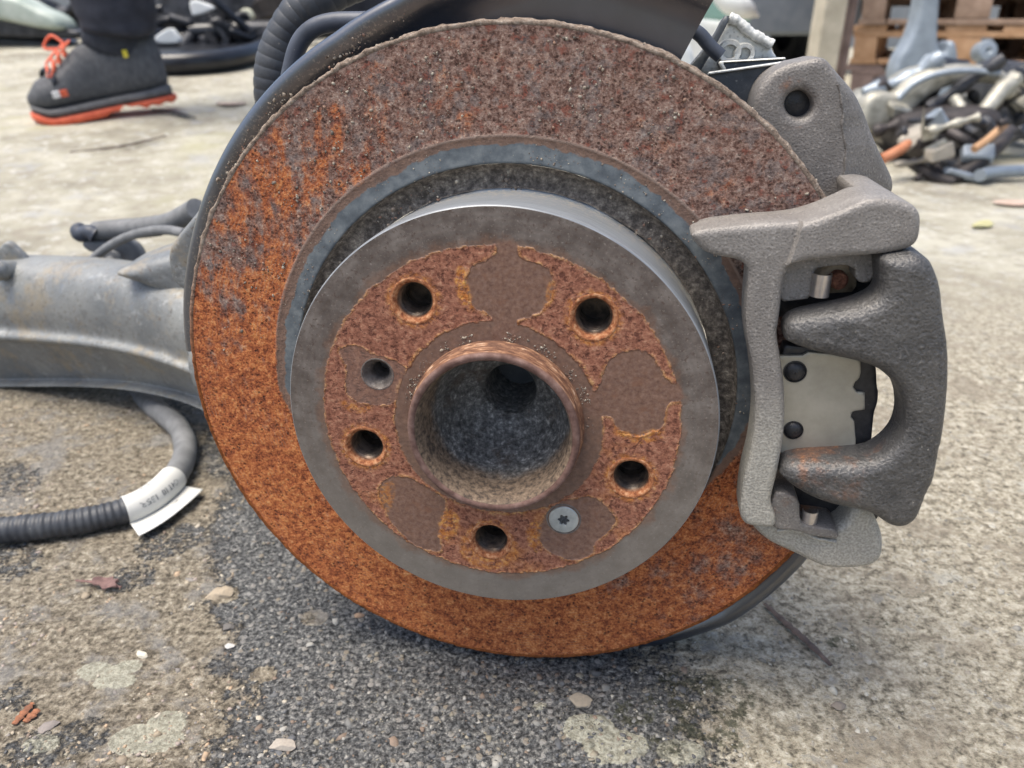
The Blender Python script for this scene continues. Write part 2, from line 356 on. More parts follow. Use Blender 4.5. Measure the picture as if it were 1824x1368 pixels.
def pillow(name, outline, zf, zb, rnd, res, mat, parent=None, holes=(), smooth=2, hf=None, amp=0.0, ascale=400, loc=None, creases=()):
    """a casting: outline raised from zb to zf, its front edge rounded over with radius rnd"""
    O = np.asarray(outline, float); O = chaikin(O, smooth) if smooth else O
    if area(O) < 0: O = O[::-1]
    O = resample(O, res); Hs = [resample(chaikin(np.asarray(h, float), smooth) if smooth else np.asarray(h, float), res) for h in holes]
    Hs = [h[::-1] if area(h) > 0 else h for h in Hs]
    loops = [O] + Hs; pts = []; edges = []; n0 = 0
    for lp in loops:
        n = len(lp); pts.append(lp); edges += [(n0 + i, n0 + (i + 1) % n) for i in range(n)]; n0 += n
    for cr in creases:                                    # fold lines become real mesh edges
        cr = np.asarray(cr, float); ss = np.r_[0, np.cumsum(np.hypot(*np.diff(cr, axis=0).T))]; uu = np.linspace(0, ss[-1], max(3, int(ss[-1] / res * 1.3)))
        q = np.c_[np.interp(uu, ss, cr[:, 0]), np.interp(uu, ss, cr[:, 1])]; q = q[inside(q, O)]; q = q[pdist(q, loops) > .3 * res]
        pts.append(q); edges += [(n0 + i, n0 + i + 1) for i in range(len(q) - 1)]; n0 += len(q)
    CR = np.vstack(pts[len(loops):]) if creases else None
    for lp in loops:                                      # inset rings follow the rounded edge
        T = np.roll(lp, -1, 0) - np.roll(lp, 1, 0); T /= np.hypot(*T.T)[:, None] + 1e-12; Nn = np.c_[-T[:, 1], T[:, 0]]
        for k in (.04, .15, .34, .62):
            q = lp + Nn * rnd * k; ok = inside(q, O)
            for h in Hs: ok &= ~inside(q, h)
            ok &= pdist(q, loops) > .9 * rnd * k
            q = q[ok]
            if rnd * k > .25 * res or k > .3: pts.append(q)
    lo, hi = O.min(0), O.max(0)
    gx, gy = np.meshgrid(np.arange(lo[0], hi[0], res), np.arange(lo[1], hi[1], res * .87)); gx[1::2] += res * .5
    G = np.c_[gx.ravel(), gy.ravel()]; G = G + rng.uniform(-.12, .12, G.shape) * res
    ok = inside(G, O)
    for h in Hs: ok &= ~inside(G, h)
    G = G[ok]; G = G[pdist(G, loops) > max(.8 * rnd, .6 * res)]
    if creases: G = G[np.array([np.min(np.hypot(*(CR - g).T)) for g in G]) > .6 * res]
    pts.append(G); A = np.vstack(pts)
    S = 1.0 / max(hi - lo)
    vo, eo, fo, ov, oe, of_ = delaunay_2d_cdt([Vector(((a[0] - lo[0]) * S, (a[1] - lo[1]) * S)) for a in A], edges, [], 1, 1e-7)
    V = np.array([(v.x / S + lo[0], v.y / S + lo[1]) for v in vo]); F = [tuple(f) for f in fo]
    if Hs:
        C = np.array([V[list(f)].mean(0) for f in F]); bad = np.zeros(len(F), bool)
        for h in Hs: bad |= inside(C, h)
        F = [f for f, b in zip(F, bad) if not b]
    d = np.minimum(pdist(V, loops), rnd)
    z = zf - rnd + np.sqrt(np.maximum(rnd ** 2 - (rnd - d) ** 2, 0))
    if hf is not None: z = z + hf(V[:, 0], V[:, 1])
    if amp: z = z + amp * fbm(np.c_[V, z], ascale, 3) * np.clip(d / rnd + .2, 0, 1)
    V3 = np.c_[V, z]; nv = len(V3); VV = [tuple(v) for v in V3]; FF = list(F)
    cnt = {}
    for f in F:
        for i in range(len(f)):
            e = (f[i], f[(i + 1) % len(f)]); cnt[e] = cnt.get(e, 0) + 1
    bnd = [e for e in cnt if (e[1], e[0]) not in cnt]; back = {}
    for a, b in bnd:
        for q in (a, b):
            if q not in back: back[q] = len(VV); VV.append((V[q, 0], V[q, 1], zb))
        FF.append((b, a, back[a], back[b]))
    m2 = {i: (back[i] if i in back else None) for f in F for i in f}
    for i in m2:
        if m2[i] is None: m2[i] = len(VV); VV.append((V[i, 0], V[i, 1], zb))
    FF += [tuple(m2[i] for i in reversed(f)) for f in F]
    me = mesh(name, VV, FF); setbevel(me, 50 if CR is None else 24)
    return link(name, me, parent, mat, True, loc)

def lathe(name, prof, n=96, mat=None, parent=None, a0=0.0, a1=None, cen=(0, 0), closed=False, rfun=None, amp=0, ascale=300, loc=None, sharp=32):
    """profile of (r, z) turned round the local z axis"""
    prof = np.asarray(prof, float); full = a1 is None
    th = np.linspace(0, 2 * math.pi, n, endpoint=False) if full else np.linspace(a0, a1, n)
    m = len(prof); V = np.zeros((n, m, 3))
    for i, a in enumerate(th):
        rad = prof[:, 0] + (rfun(a) if rfun else 0)
        V[i, :, 0] = cen[0] + rad * math.cos(a); V[i, :, 1] = cen[1] + rad * math.sin(a); V[i, :, 2] = prof[:, 1]
    V = V.reshape(-1, 3); F = []
    for i in range(n if full else n - 1):
        j = (i + 1) % n
        for k in range(m if closed else m - 1):
            l = (k + 1) % m; F.append((i * m + k, j * m + k, j * m + l, i * m + l))
    if not full and closed: F += [tuple(range(m)), tuple((n - 1) * m + k for k in reversed(range(m)))]
    if amp: V = V + amp * np.c_[fbm(V, ascale, 3, 1), fbm(V, ascale, 3, 2), fbm(V, ascale, 3, 3)]
    me = mesh(name, V, F); fixnormals(me); setbevel(me, sharp)
    return link(name, me, parent, mat, True, loc)

def spline(P, n):
    P = np.asarray(P, float); Q = np.vstack([2 * P[0] - P[1], P, 2 * P[-1] - P[-2]]); out = []
    m = len(P) - 1
    for i in range(m):
        p0, p1, p2, p3 = Q[i:i + 4]; k = max(2, int(n / m))
        for u in np.linspace(0, 1, k, endpoint=(i == m - 1)):
            out.append(.5 * (2 * p1 + (p2 - p0) * u + (2 * p0 - 5 * p1 + 4 * p2 - p3) * u * u + (3 * p1 - p0 - 3 * p2 + p3) * u ** 3))
    return np.array(out)
def frames(P):
    T = np.gradient(P, axis=0); T /= np.linalg.norm(T, axis=1)[:, None]
    up = np.array([0, 0, 1.]); 
    if abs(T[0] @ up) > .9: up = np.array([0, 1., 0])
    N = np.zeros_like(P); B = np.zeros_like(P); nn = up - (up @ T[0]) * T[0]
    for i in range(len(P)):
        nn = nn - (nn @ T[i]) * T[i]; nn /= np.linalg.norm(nn); N[i] = nn; B[i] = np.cross(T[i], nn)
    return T, N, B
def tube(name, path, rad, mat, parent=None, n=60, seg=16, rfun=None, raw=False, smooth=True, flat=1.0, loc=None):
    P = np.asarray(path, float) if raw else spline(path, n); T, N, B = frames(P)
    s = np.r_[0, np.cumsum(np.linalg.norm(np.diff(P, axis=0), axis=1))]; V = []; F = []
    for i in range(len(P)):
        r = rfun(s[i], s[-1]) if rfun else rad
        for k in range(seg):
            a = 2 * math.pi * k / seg; V.append(P[i] + N[i] * math.cos(a) * r * flat + B[i] * math.sin(a) * r)
    for i in range(len(P) - 1):
        for k in range(seg):
            l = (k + 1) % seg; F.append((i * seg + k, i * seg + l, (i + 1) * seg + l, (i + 1) * seg + k))
    F += [tuple(reversed(range(seg))), tuple((len(P) - 1) * seg + k for k in range(seg))]
    me = mesh(name, V, F); setbevel(me, 60); return link(name, me, parent, mat, smooth, loc)
def loft(name, secs, mat, parent=None, caps=True, closed=True, sub=0, smooth=True, sharp=None):
    secs = [np.asarray(s, float) for s in secs]; m = len(secs[0]); V = np.vstack(secs); F = []
    for i in range(len(secs) - 1):
        for k in range(m if closed else m - 1):
            l = (k + 1) % m; F.append((i * m + k, i * m + l, (i + 1) * m + l, (i + 1) * m + k))
    if caps: F += [tuple(reversed(range(m))), tuple((len(secs) - 1) * m + k for k in range(m))]
    me = mesh(name, V, F); fixnormals(me)
    if sharp: setbevel(me, sharp)
    o = link(name, me, parent, mat, smooth)
    if sub: md = o.modifiers.new('sub', 'SUBSURF'); md.levels = sub; md.render_levels = sub
    return o
def box(name, c, s, mat, parent=None, bev=.002, rot=(0, 0, 0), jit=0.0):
    bm = bmesh.new(); bmesh.ops.create_cube(bm, size=1)
    for v in bm.verts:
        v.co = Vector((v.co.x * s[0], v.co.y * s[1], v.co.z * s[2])) + Vector(rng.uniform(-1, 1, 3) * jit)
    if bev: bmesh.ops.bevel(bm, geom=bm.edges, offset=min(bev, min(s) * .3), segments=1, affect='EDGES')
    me = bpy.data.meshes.new(name); bm.to_mesh(me); bm.free()
    o = link(name, me, parent, mat, False); o.location = c; o.rotation_euler = rot; return o

# ------------------------------------------------------------------ wheel hub assembly
HUBZ = 0.157
HB = empty('wheel_hub_assembly', (0, 0, 0), 0, label='rusty brake disc, hub, caliper and grey suspension arm bolted together, lying on the asphalt', cat='brake assembly')
HB.matrix_world = Matrix((((0.988889, 0.002296, -0.148637, -0.000360), (-0.148655, 0.015271, -0.988771, -0.002398), (0.000000, 0.999881, 0.015443, 0.000019), (0, 0, 0, 1))))
def child(o): o.location = (0, HUBZ, 0); return o
OFF = (0, HUBZ, 0)
C2 = 2 * math.pi

# --- brake disc: swept ring, groove, hat
Rd, ZD = .151, -.035
rs = np.r_[.0993, np.linspace(.0998, .1095, 14), np.linspace(.1100, .1508, 74)]; na = 900
th = np.linspace(0, C2, na, endpoint=False)
RR, TT = np.meshgrid(rs, th, indexing='ij'); Vd = np.stack([RR * np.cos(TT), RR * np.sin(TT), np.full_like(RR, ZD)], -1).reshape(-1, 3)
rr_ = RR.ravel(); swept = sstep(.1100, .1108, rr_)
Vd[:, 2] += swept * (.00022 * fbm(Vd, 300, 4, 5) + .0001 * fbm(Vd, 900, 2, 8)) + .0003 * np.exp(-((rr_ - .1104) / .0006) ** 2) - .0008 * sstep(.0996, .0993, rr_)
idx = np.arange(len(rs) * na).reshape(len(rs), na); a, b = idx[:-1], idx[1:]
Fd = np.stack([a, b, np.roll(b, -1, 1), np.roll(a, -1, 1)], -1).reshape(-1, 4)
me = mesh('brake_disc', Vd, Fd); setattr_f(me, 'rad', rr_)
disc = child(link('brake_disc', me, HB, M['disc']))
disc['label'] = 'large round brake disc, rusted orange low down and dusty brown on top'
def sub(o): o.parent = disc; o.location = (0, 0, 0); return o
lip = lathe('rim_lip', [(.1506, -.0355), (.1509, -.0349), (.1518, -.0346), (.1526, -.0352), (.1529, -.0375), (.1528, -.047), (.1526, -.0565), (.145, -.057), (.100, -.057)], 720, M['lip'], disc, sharp=75)
c = coords(lip.data); q = np.hypot(c[:, 0], c[:, 1]); nn = (fbm(c, 260, 4, 3) * .0009 + .0006 * np.maximum(0, fbm(c, 500, 3, 9))) * sstep(.1508, .1522, q) * sstep(-.056, -.04, c[:, 2])
nn *= (.5 + .9 * sstep(-.05, .12, c[:, 1])); c[:, :2] *= (1 + nn / np.maximum(q, .01))[:, None]; c[:, 2] += .0004 * fbm(c, 400, 3, 12) * sstep(.1508, .1515, q); setcoords(lip.data, c)
lathe('groove', [(.0994, -.0351), (.0988, -.0365), (.0984, -.0390), (.096, -.0408), (.0915, -.0410), (.0896, -.0402), (.0890, -.0385)], 240, M['groove'], disc, amp=.0003, sharp=80)
lathe('hat_wall', [(.0888, -.0412), (.0882, -.036), (.0886, -.030), (.0893, -.022), (.08945, -.010), (.08950, -.0012), (.0892, -.0003), (.0888, -.00004)], 240, M['hatwall'], disc, sharp=60)
# hat face with its lug holes and rust prints
holes = [(-0.0331, 0.05064), (0.03776, 0.04747), (0.05604, -0.02128), (-0.00327, -0.05818), (-0.0575, -0.01584)]
screw_hole, screw_pos = (-0.04993, 0.01855), (0.02873, -0.04366)
rf = np.r_[np.linspace(.0352, .0886, 118), .0889]; nf = 820
th = np.linspace(0, C2, nf, endpoint=False); RR, TT = np.meshgrid(rf, th, indexing='ij')
Pf = np.c_[(RR * np.cos(TT)).ravel(), (RR * np.sin(TT)).ravel()]
idx = np.arange(len(rf) * nf).reshape(len(rf), nf); a, b = idx[:-1], idx[1:]
Ff = np.stack([a, b, np.roll(b, -1, 1), np.roll(a, -1, 1)], -1).reshape(-1, 4)
drop = np.zeros(len(Pf), bool)
for hx, hy in holes: drop |= np.hypot(Pf[:, 0] - hx, Pf[:, 1] - hy) < .0086
drop |= np.hypot(Pf[:, 0] - screw_hole[0], Pf[:, 1] - screw_hole[1]) < .0062
drop |= np.hypot(Pf[:, 0] - screw_pos[0], Pf[:, 1] - screw_pos[1]) < .0056
Ff = Ff[~drop[Ff].any(1)]
wq = Pf + .0006 * np.c_[fbm(Pf, 240, 3, 31), fbm(Pf, 240, 3, 37)] + .0007 * np.c_[fbm(Pf, 650, 3, 41), fbm(Pf, 650, 3, 47)]
rw = np.hypot(wq[:, 0], wq[:, 1])
lobes = [[(0.00008, 0.07573), (0.00005, 0.071), (-0.00255, 0.06873), (-0.00779, 0.06677), (-0.01044, 0.0649), (-0.01186, 0.05996), (-0.0111, 0.05324), (-0.00852, 0.04834), (-0.00407, 0.04765), (-0.00097, 0.04551), (-0.00099, 0.04227), (-0.00281, 0.03937), (0.00345, 0.02835), (0.00925, 0.04003), (0.00746, 0.04272), (0.00878, 0.0451), (0.01273, 0.04622), (0.01751, 0.0492), (0.02089, 0.05387), (0.02207, 0.05927), (0.02066, 0.0649), (0.01635, 0.06776), (0.01079, 0.0684), (0.00821, 0.07046), (0.00818, 0.07603)],
         [(0.0351, 0.01828), (0.03964, 0.01615), (0.04131, 0.01869), (0.04239, 0.02406), (0.0439, 0.02939), (0.04804, 0.03339), (0.05399, 0.03514), (0.05875, 0.03449), (0.06239, 0.03145), (0.0654, 0.02553), (0.06908, 0.02245), (0.07356, 0.02036), (0.07404, 0.01462), (0.06758, 0.01368), (0.0677, 0.00633), (0.06579, 0.0022), (0.06198, -0.00061), (0.05625, -0.00206), (0.0512, -0.00042), (0.04788, 0.00286), (0.0468, 0.00629), (0.04365, 0.00656), (0.04102, 0.00486), (0.03546, 0.00846)],
         [(0.02753, -0.03495), (0.03227, -0.03369), (0.03812, -0.0315), (0.04312, -0.03269), (0.04781, -0.03719), (0.05112, -0.04187), (0.0499, -0.04591), (0.04626, -0.04967), (0.04172, -0.05586), (0.04235, -0.05956), (0.0357, -0.06466), (0.02579, -0.06278), (0.01979, -0.05902), (0.0177, -0.05198), (0.01956, -0.04551), (0.02282, -0.03873)],
         [(-0.0535, -0.03647), (-0.05066, -0.0317), (-0.04547, -0.0293), (-0.03794, -0.0292), (-0.03062, -0.03329), (-0.02379, -0.03773), (-0.02294, -0.04276), (-0.02469, -0.05041), (-0.02703, -0.05944), (-0.0247, -0.06665), (-0.03757, -0.065), (-0.04294, -0.05809), (-0.0474, -0.0544), (-0.05101, -0.0457)],
         [(-0.06642, 0.02857), (-0.06094, 0.03134), (-0.05444, 0.02927), (-0.05032, 0.02707), (-0.04285, 0.02555), (-0.03601, 0.02104), (-0.03985, 0.01077), (-0.04403, 0.00485), (-0.05281, 0.00423), (-0.06055, 0.00524), (-0.06494, 0.01163), (-0.06188, 0.01942)]]
strong = [1, 1, .95, 1, .55]
ins = np.zeros(len(Pf)); dmin = np.full(len(Pf), 1e9)
for lb, st_ in zip(lobes, strong):
    lp = resample(chaikin(lb, 2), .001); i_ = inside(wq, lp); dd = pdist(wq, [lp]); sd2 = np.where(i_, dd, -dd)
    ins = np.maximum(ins, st_ * sstep(-.0005, .0005, sd2)); dmin = np.where(sd2 < 0, np.minimum(dmin, -sd2 / st_), dmin)
outer = sstep(.0742, .0747, rw); inner = sstep(.0437, .0430, rw + .0008 * np.sin(3 * TT.ravel()))
dmin = np.minimum(dmin, np.minimum(np.abs(rw - .0744) * 2.2, np.abs(rw - .0434) * 1.3))
rust = 1 - np.maximum(np.maximum(ins, outer), inner)
eg = np.exp(-(dmin / .0010) ** 2) * rust
og = np.zeros(len(Pf))
for bl, st_ in (([(-0.0157, 0.06512), (-0.01304, 0.06611), (-0.01141, 0.05997), (-0.01066, 0.05326), (-0.00852, 0.04834), (-0.01032, 0.04733), (-0.01383, 0.05083), (-0.01589, 0.05753)], 1.0), ([(0.04698, 0.00279), (0.05162, 0.00012), (0.05733, -0.00147), (0.06494, 0.00163), (0.06792, 0.00336), (0.06744, -0.0022), (0.06091, -0.00475), (0.05185, -0.00393), (0.04808, -0.00117)], .9),
            ([(-0.02345, -0.04309), (-0.01775, -0.04541), (-0.01713, -0.05112), (-0.02038, -0.05935), (-0.02549, -0.05928), (-0.02688, -0.055)], .9), ([(0.01322, -0.0467), (0.01808, -0.0448), (0.01964, -0.05035), (0.01777, -0.05631), (0.01984, -0.06194), (0.01585, -0.06089), (0.01281, -0.05537)], .9), ([(-0.0535, -0.03647), (-0.04866, -0.03209), (-0.04516, -0.0329), (-0.0468, -0.04386), (-0.04963, -0.04847), (-0.05295, -0.04386)], .7),
            ([(-0.01419, -0.05519), (-0.00659, -0.05152), (0.00462, -0.05185), (0.00962, -0.06008), (0.00715, -0.06924), (-0.0043, -0.07351), (-0.01449, -0.07008), (-0.01814, -0.06149)], .75), ([(-0.06689, 0.00584), (-0.06228, 0.00512), (-0.05882, 0.00225), (-0.05501, 0.00408), (-0.05288, 0.00319), (-0.05654, -0.0002), (-0.0619, 0.00046), (-0.06661, 0.00326)], .8), ([(0.01947, 0.06025), (0.02202, 0.06147), (0.02297, 0.05709), (0.02051, 0.05138), (0.01795, 0.04877), (0.01917, 0.05334)], .7)):
    lp = resample(chaikin(bl, 2), .001); i_ = inside(wq, lp); dd = pdist(wq, [lp]); og = np.maximum(og, st_ * sstep(-.0012, .0006, np.where(i_, dd, -dd)))
for hx, hy in holes: og = np.maximum(og, .85 * sstep(.0125, .0095, np.hypot(wq[:, 0] - hx, wq[:, 1] - hy)))
zf = .0002 * eg * np.clip(.5 + 1.5 * fbm(Pf, 90, 3, 57), 0, 1.4) + rust * (.00012 * fbm(Pf, 500, 4, 51) - .00004) - .00004
me = mesh('hat_face', np.c_[Pf, zf], Ff)
for nme, arr in (('rad', np.hypot(Pf[:, 0], Pf[:, 1])), ('rust', rust), ('lobe', np.maximum(ins, inner * .55)), ('edge', eg), ('orange', og)): setattr_f(me, nme, arr)
link('hat_face', me, disc, M['hat']); disc.children[-1]['label'] = 'round disc hat with bare grey rim and patchy rust prints'

def hole_part(hx, hy):
    r0, d0 = .0069, .0068
    prof = [(.0100, -.0004), (.0096, .00003), (.0088, .0001), (.0083, -.0002), (.0075, -.0014), (.0071, -.0028)]
    z = -.0032
    for k in range(9): prof += [(.0069, z), (.0063, z - .0006), (.0069, z - .0012)]; z -= .00125
    prof += [(.0068, -.020), (.0002, -.0202)]
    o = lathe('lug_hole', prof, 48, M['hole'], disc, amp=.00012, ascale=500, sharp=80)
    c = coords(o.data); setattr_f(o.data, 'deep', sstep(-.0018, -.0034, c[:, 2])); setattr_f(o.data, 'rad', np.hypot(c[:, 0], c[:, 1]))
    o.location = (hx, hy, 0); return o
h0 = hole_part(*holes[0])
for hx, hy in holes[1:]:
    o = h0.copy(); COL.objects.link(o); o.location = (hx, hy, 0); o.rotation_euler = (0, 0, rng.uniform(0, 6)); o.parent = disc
o = lathe('screw_hole', [(.0072, -.0004), (.0070, .00006), (.0066, .0001), (.0052, -.0022), (.0040, -.0040), (.0038, -.006), (.0038, -.016), (.0002, -.0162)], 40, M['holegrey'], disc); o.location = (*screw_hole, 0)
o['label'] = 'empty grey countersunk screw hole'
# --- locating screw with its six-lobed recess
n_ = 72; an = np.linspace(0, C2, n_, endpoint=False); star = .0021 + .00042 * np.cos(6 * an + .4)
rings = [(.0064 + 0 * an, -.0006), (.0064 + 0 * an, .0001), (.0061 + 0 * an, .00045), (.0055 + 0 * an, .00058), (.0038 + 0 * an, .0006), (star * 1.1, .00058), (star, .0003), (star * .94, -.0012), (star * .55, -.0020), (0 * an + .0003, -.0024)]
V = [(r_ * math.cos(a_), r_ * math.sin(a_), z_) for rr2, z_ in rings for r_, a_ in zip(rr2, an)]; F = []
for k in range(len(rings) - 1):
    for i in range(n_): F.append((k * n_ + i, k * n_ + (i + 1) % n_, (k + 1) * n_ + (i + 1) % n_, (k + 1) * n_ + i))
me = mesh('locating_screw', V, F); fixnormals(me); setbevel(me, 35); me.materials.append(M['zinc']); me.materials.append(M['zincdark'])
mi = np.zeros(len(me.polygons), np.int32); mi[[p.index for p in me.polygons if math.hypot(p.center.x, p.center.y) < .0024 and p.center.z < .0003]] = 1; me.polygons.foreach_set('material_index', mi)
o = link('locating_screw', me, HB); o.location = (screw_pos[0], screw_pos[1] + HUBZ, .0003); o.rotation_euler = (R(-1.5), R(1), 0)
lathe('screw_seat', [(.0078, -.0003), (.0074, .00012), (.0068, .00005), (.0063, -.0008), (.0050, -.003)], 40, M['holegrey'], disc).location = (*screw_pos, 0)

# --- hub nose and bore
hub = lathe('hub', [(.0360, -.0015), (.0361, .0030), (.0355, .0036), (.0353, .0092), (.0350, .0108), (.0347, .0117), (.0345, .0121), (.0336, .01225), (.0324, .0121), (.0320, .0114)], 200, M['hub'], HB, amp=.00007, ascale=500, sharp=60, loc=OFF)
lathe('hub_bore', [(.0320, .0115), (.0310, .0085), (.0302, .0), (.0298, -.006), (.0290, -.0100), (.0268, -.0185), (.0235, -.0255), (.0190, -.0305), (.0150, -.0335), (.0126, -.0350), (.0118, -.0362), (.0116, -.105), (.0002, -.1052)], 160, M['bore'], hub, amp=.00012, ascale=260, sharp=70)
o = lathe('paint_fleck', [(.0002, .0004), (.0009, .00035), (.0013, .0001), (.0014, -.0002)], 20, M['cream'], hub)
o.location = (.0135, -.0222, -.0226); o.rotation_euler = (R(-48), R(-30), 0)

# --- dust shield behind the disc
SP = [(-.062, -.0665), (-.022, -.0665), (-.0165, -.0655), (-.0125, -.0630), (-.0095, -.0600), (-.0062, -.0578), (-.0033, -.0573), (-.0010, -.0585), (.0002, -.0610), (.0002, -.066), (-.0004, -.0745),
      (-.0016, -.0745), (-.0012, -.066), (-.0012, -.0615), (-.0020, -.0597), (-.0035, -.0588), (-.0058, -.0592), (-.0085, -.0612), (-.0115, -.0642), (-.0158, -.0668), (-.022, -.0678), (-.062, -.0678)]
A_, R_ = [-80, -64, -50, -34, -20, 50, 60, 84, 98, 108, 118, 145, 157, 170, 190], [.1742, .1748, .1782, .1744, .170, .186, .186, .184, .1755, .1700, .1676, .1676, .1680, .1694, .171]
rsh = lambda a: float(np.interp(math.degrees(a), A_, R_))
def shield(a0, a1, n):
    o = lathe('dust_shield', SP, n, M['shield'], HB, R(a0), R(a1), closed=True, rfun=rsh, sharp=60, loc=OFF)
    c = coords(o.data); q = np.hypot(c[:, 0], c[:, 1]); ang = np.arctan2(c[:, 1], c[:, 0])
    rel = q - np.interp(np.degrees(ang), A_, R_)
    du = np.exp(-((rel + .0085 - .002 * fbm(c, 30, 3)) / .0042) ** 2) * sstep(-.066, -.06, c[:, 2]) * np.clip(.55 + .8 * fbm(c, 25, 3, 4), 0, 1)
    setattr_f(o.data, 'dust', du * sstep(R(30), R(80), ang)); return o
shield(64.5, 180, 220)
o = shield(-80, -22, 90); o['label'] = 'lower edge of the dust shield, dark grey'

# --- caliper carrier
HL = [[(0.10839, 0.12153), (0.10925, 0.12498), (0.11205, 0.12693), (0.11512, 0.12675), (0.11802, 0.12465), (0.11974, 0.12168), (0.1193, 0.11866), (0.11698, 0.11646), (0.11393, 0.11619), (0.11018, 0.11788)]]
EAR = [(0.11514, 0.07293), (0.11283, 0.07285), (0.097, 0.08898), (0.09675, 0.10728), (0.09581, 0.11941), (0.09661, 0.1259), (0.09889, 0.13083), (0.10278, 0.13465), (0.10787, 0.13719), (0.11353, 0.13826), (0.11827, 0.13952)] + [(0.12212, 0.13884), (0.12541, 0.13552)] + [(0.13187, 0.12982), (0.13646, 0.12576), (0.1425, 0.11709), (0.14965, 0.10491)] + [(0.15682, 0.09535), (0.16137, 0.0889), (0.16116, 0.08366), (0.15427, 0.07816)] + [(0.1386, 0.07529), (0.13013, 0.07017)]
EC = np.array([(0.12392, 0.13729), (0.12789, 0.12941), (0.12932, 0.12563), (0.13162, 0.11776), (0.13189, 0.11321), (0.13465, 0.10535), (0.13553, 0.09686), (0.13615, 0.09003), (0.13653, 0.08029)])[::-1]
def ear_h(x, y):
    d = x - np.interp(y, EC[:, 1], EC[:, 0]); return -.7 * np.maximum(0, d)
HLc = np.mean(HL[0], 0)
car = pillow('caliper_carrier', EAR, -.062, -.086, .0034, .0012, M['ear_cast_iron'], HB, holes=HL, hf=ear_h, loc=OFF, creases=[EC], smooth=1)
tube('parting_line', [(a_, b_, -.0620) for a_, b_ in EC[1:-1]], .0006, M['ear_cast_iron'], car, 40, 8, rfun=lambda s, L_: .00055 + .0002 * math.sin(s * 800))
def rz(o, f=None):
    c = coords(o.data); setattr_f(o.data, 'rustzone', f(c) if f else np.zeros(len(c))); return o
rz(car, lambda c: .3 * sstep(.068, .056, c[:, 1] - .004) * sstep(.158, .145, c[:, 0]) + .16 * np.exp(-((np.hypot(c[:, 0] - HLc[0], c[:, 1] - HLc[1]) - .009) / .003) ** 2))
car['label'] = 'cast iron caliper carrier framing the caliper, with a round hole in its upper ear'
lathe('guide_pin_plug', [(.0078, .0004), (.0074, .0008), (.0064, .0002), (.005, .0006), (.0002, .0011)], 40, M['black'], car).location = (*HLc, -.0705)
BR = [(0.07159, 0.07888), (0.07284, 0.0808), (0.07678, 0.08198), (0.08943, 0.08365), (0.10112, 0.08506), (0.10911, 0.08533), (0.11358, 0.08669), (0.11758, 0.08843), (0.12352, 0.091), (0.12994, 0.09474), (0.13418, 0.09525), (0.14095, 0.09506), (0.14649, 0.09328), (0.14973, 0.08985), (0.15054, 0.08553), (0.15069, 0.08073), (0.14858, 0.07782), (0.14354, 0.0762), (0.13762, 0.07494), (0.1262, 0.07366), (0.11468, 0.07195), (0.10978, 0.07007), (0.10784, 0.0666), (0.10716, 0.06099), (0.10747, 0.05381), (0.1075, 0.04715), (0.10734, 0.04196), (0.1102, 0.03249), (0.11348, 0.01854), (0.11536, 0.00402), (0.11557, -0.00603), (0.11524, -0.01899), (0.1143, -0.02756), (0.11444, -0.0324), (0.11752, -0.03893), (0.11769, -0.04389), (0.11041, -0.04433), (0.10429, -0.04327), (0.10206, -0.03767), (0.10178, -0.03086), (0.10173, -0.02016), (0.10337, -0.00701), (0.10317, 0.00807), (0.10183, 0.01775), (0.09893, 0.03181), (0.09601, 0.04087), (0.09435, 0.05205), (0.09415, 0.06472), (0.09336, 0.06811), (0.09006, 0.07053), (0.08267, 0.07129), (0.07764, 0.07279), (0.0741, 0.07582)]
AC = np.array([(0.10974, 0.08495), (0.1091, 0.08249), (0.1089, 0.07961), (0.1083, 0.0767), (0.1077, 0.07376), (0.10695, 0.07037)])[::-1]
def br_h(x, y):
    d = x - np.interp(y, AC[:, 1], AC[:, 0]); return .0030 * np.clip(d / .0009, 0, 1) * sstep(AC[0, 1] - .003, AC[0, 1] + .0015, y)
arm_f = pillow('carrier_frame', BR, -.0060, -.0200, .0028, .0010, M['carrier_cast_iron'], car, hf=br_h, creases=[AC, AC + np.array((.0009, 0))], smooth=2)
rz(arm_f)
bw = pillow('carrier_bridge', [(0.07306, 0.07953), (0.08975, 0.08262), (0.10955, 0.08452), (0.11866, 0.08766), (0.12492, 0.09087), (0.13102, 0.09442), (0.14154, 0.09472), (0.14712, 0.09293), (0.15016, 0.08868), (0.1512, 0.0811), (0.14877, 0.07776), (0.13809, 0.07509), (0.11504, 0.07188), (0.10926, 0.07038), (0.09613, 0.07069), (0.09027, 0.07045), (0.07902, 0.07256)], -.0130, -.0325, .002, .0018, M['carrier_cast_iron'], car); rz(bw)
bw2 = pillow('carrier_bridge', [(0.13232, 0.09347), (0.13407, 0.09431), (0.14157, 0.09453), (0.14715, 0.09273), (0.15016, 0.08868), (0.1512, 0.0811), (0.14877, 0.07776), (0.14175, 0.07626), (0.13666, 0.07894)], -.0130, -.064, .002, .0018, M['carrier_cast_iron'], car); rz(bw2)
rc = pillow('abutment', [(0.10475, 0.06726), (0.11097, 0.07013), (0.12234, 0.07316), (0.14044, 0.07513), (0.14169, 0.06187), (0.13489, 0.06134), (0.13335, 0.06845), (0.12083, 0.06684), (0.1191, 0.06459), (0.12013, 0.05445), (0.11485, 0.05352), (0.10768, 0.05227)], -.0150, -.0320, .0008, .0014, M['carrier_cast_iron'], car, smooth=1, amp=.0002); rz(rc)
pillow('recess_shade_plate', [(0.10749, 0.06853), (0.14988, 0.07239), (0.15359, 0.04537), (0.11084, 0.04198)], -.0290, -.0320, .0006, .004, M['black'], car, smooth=0)  # added black plate, stands in for the shade inside the slot
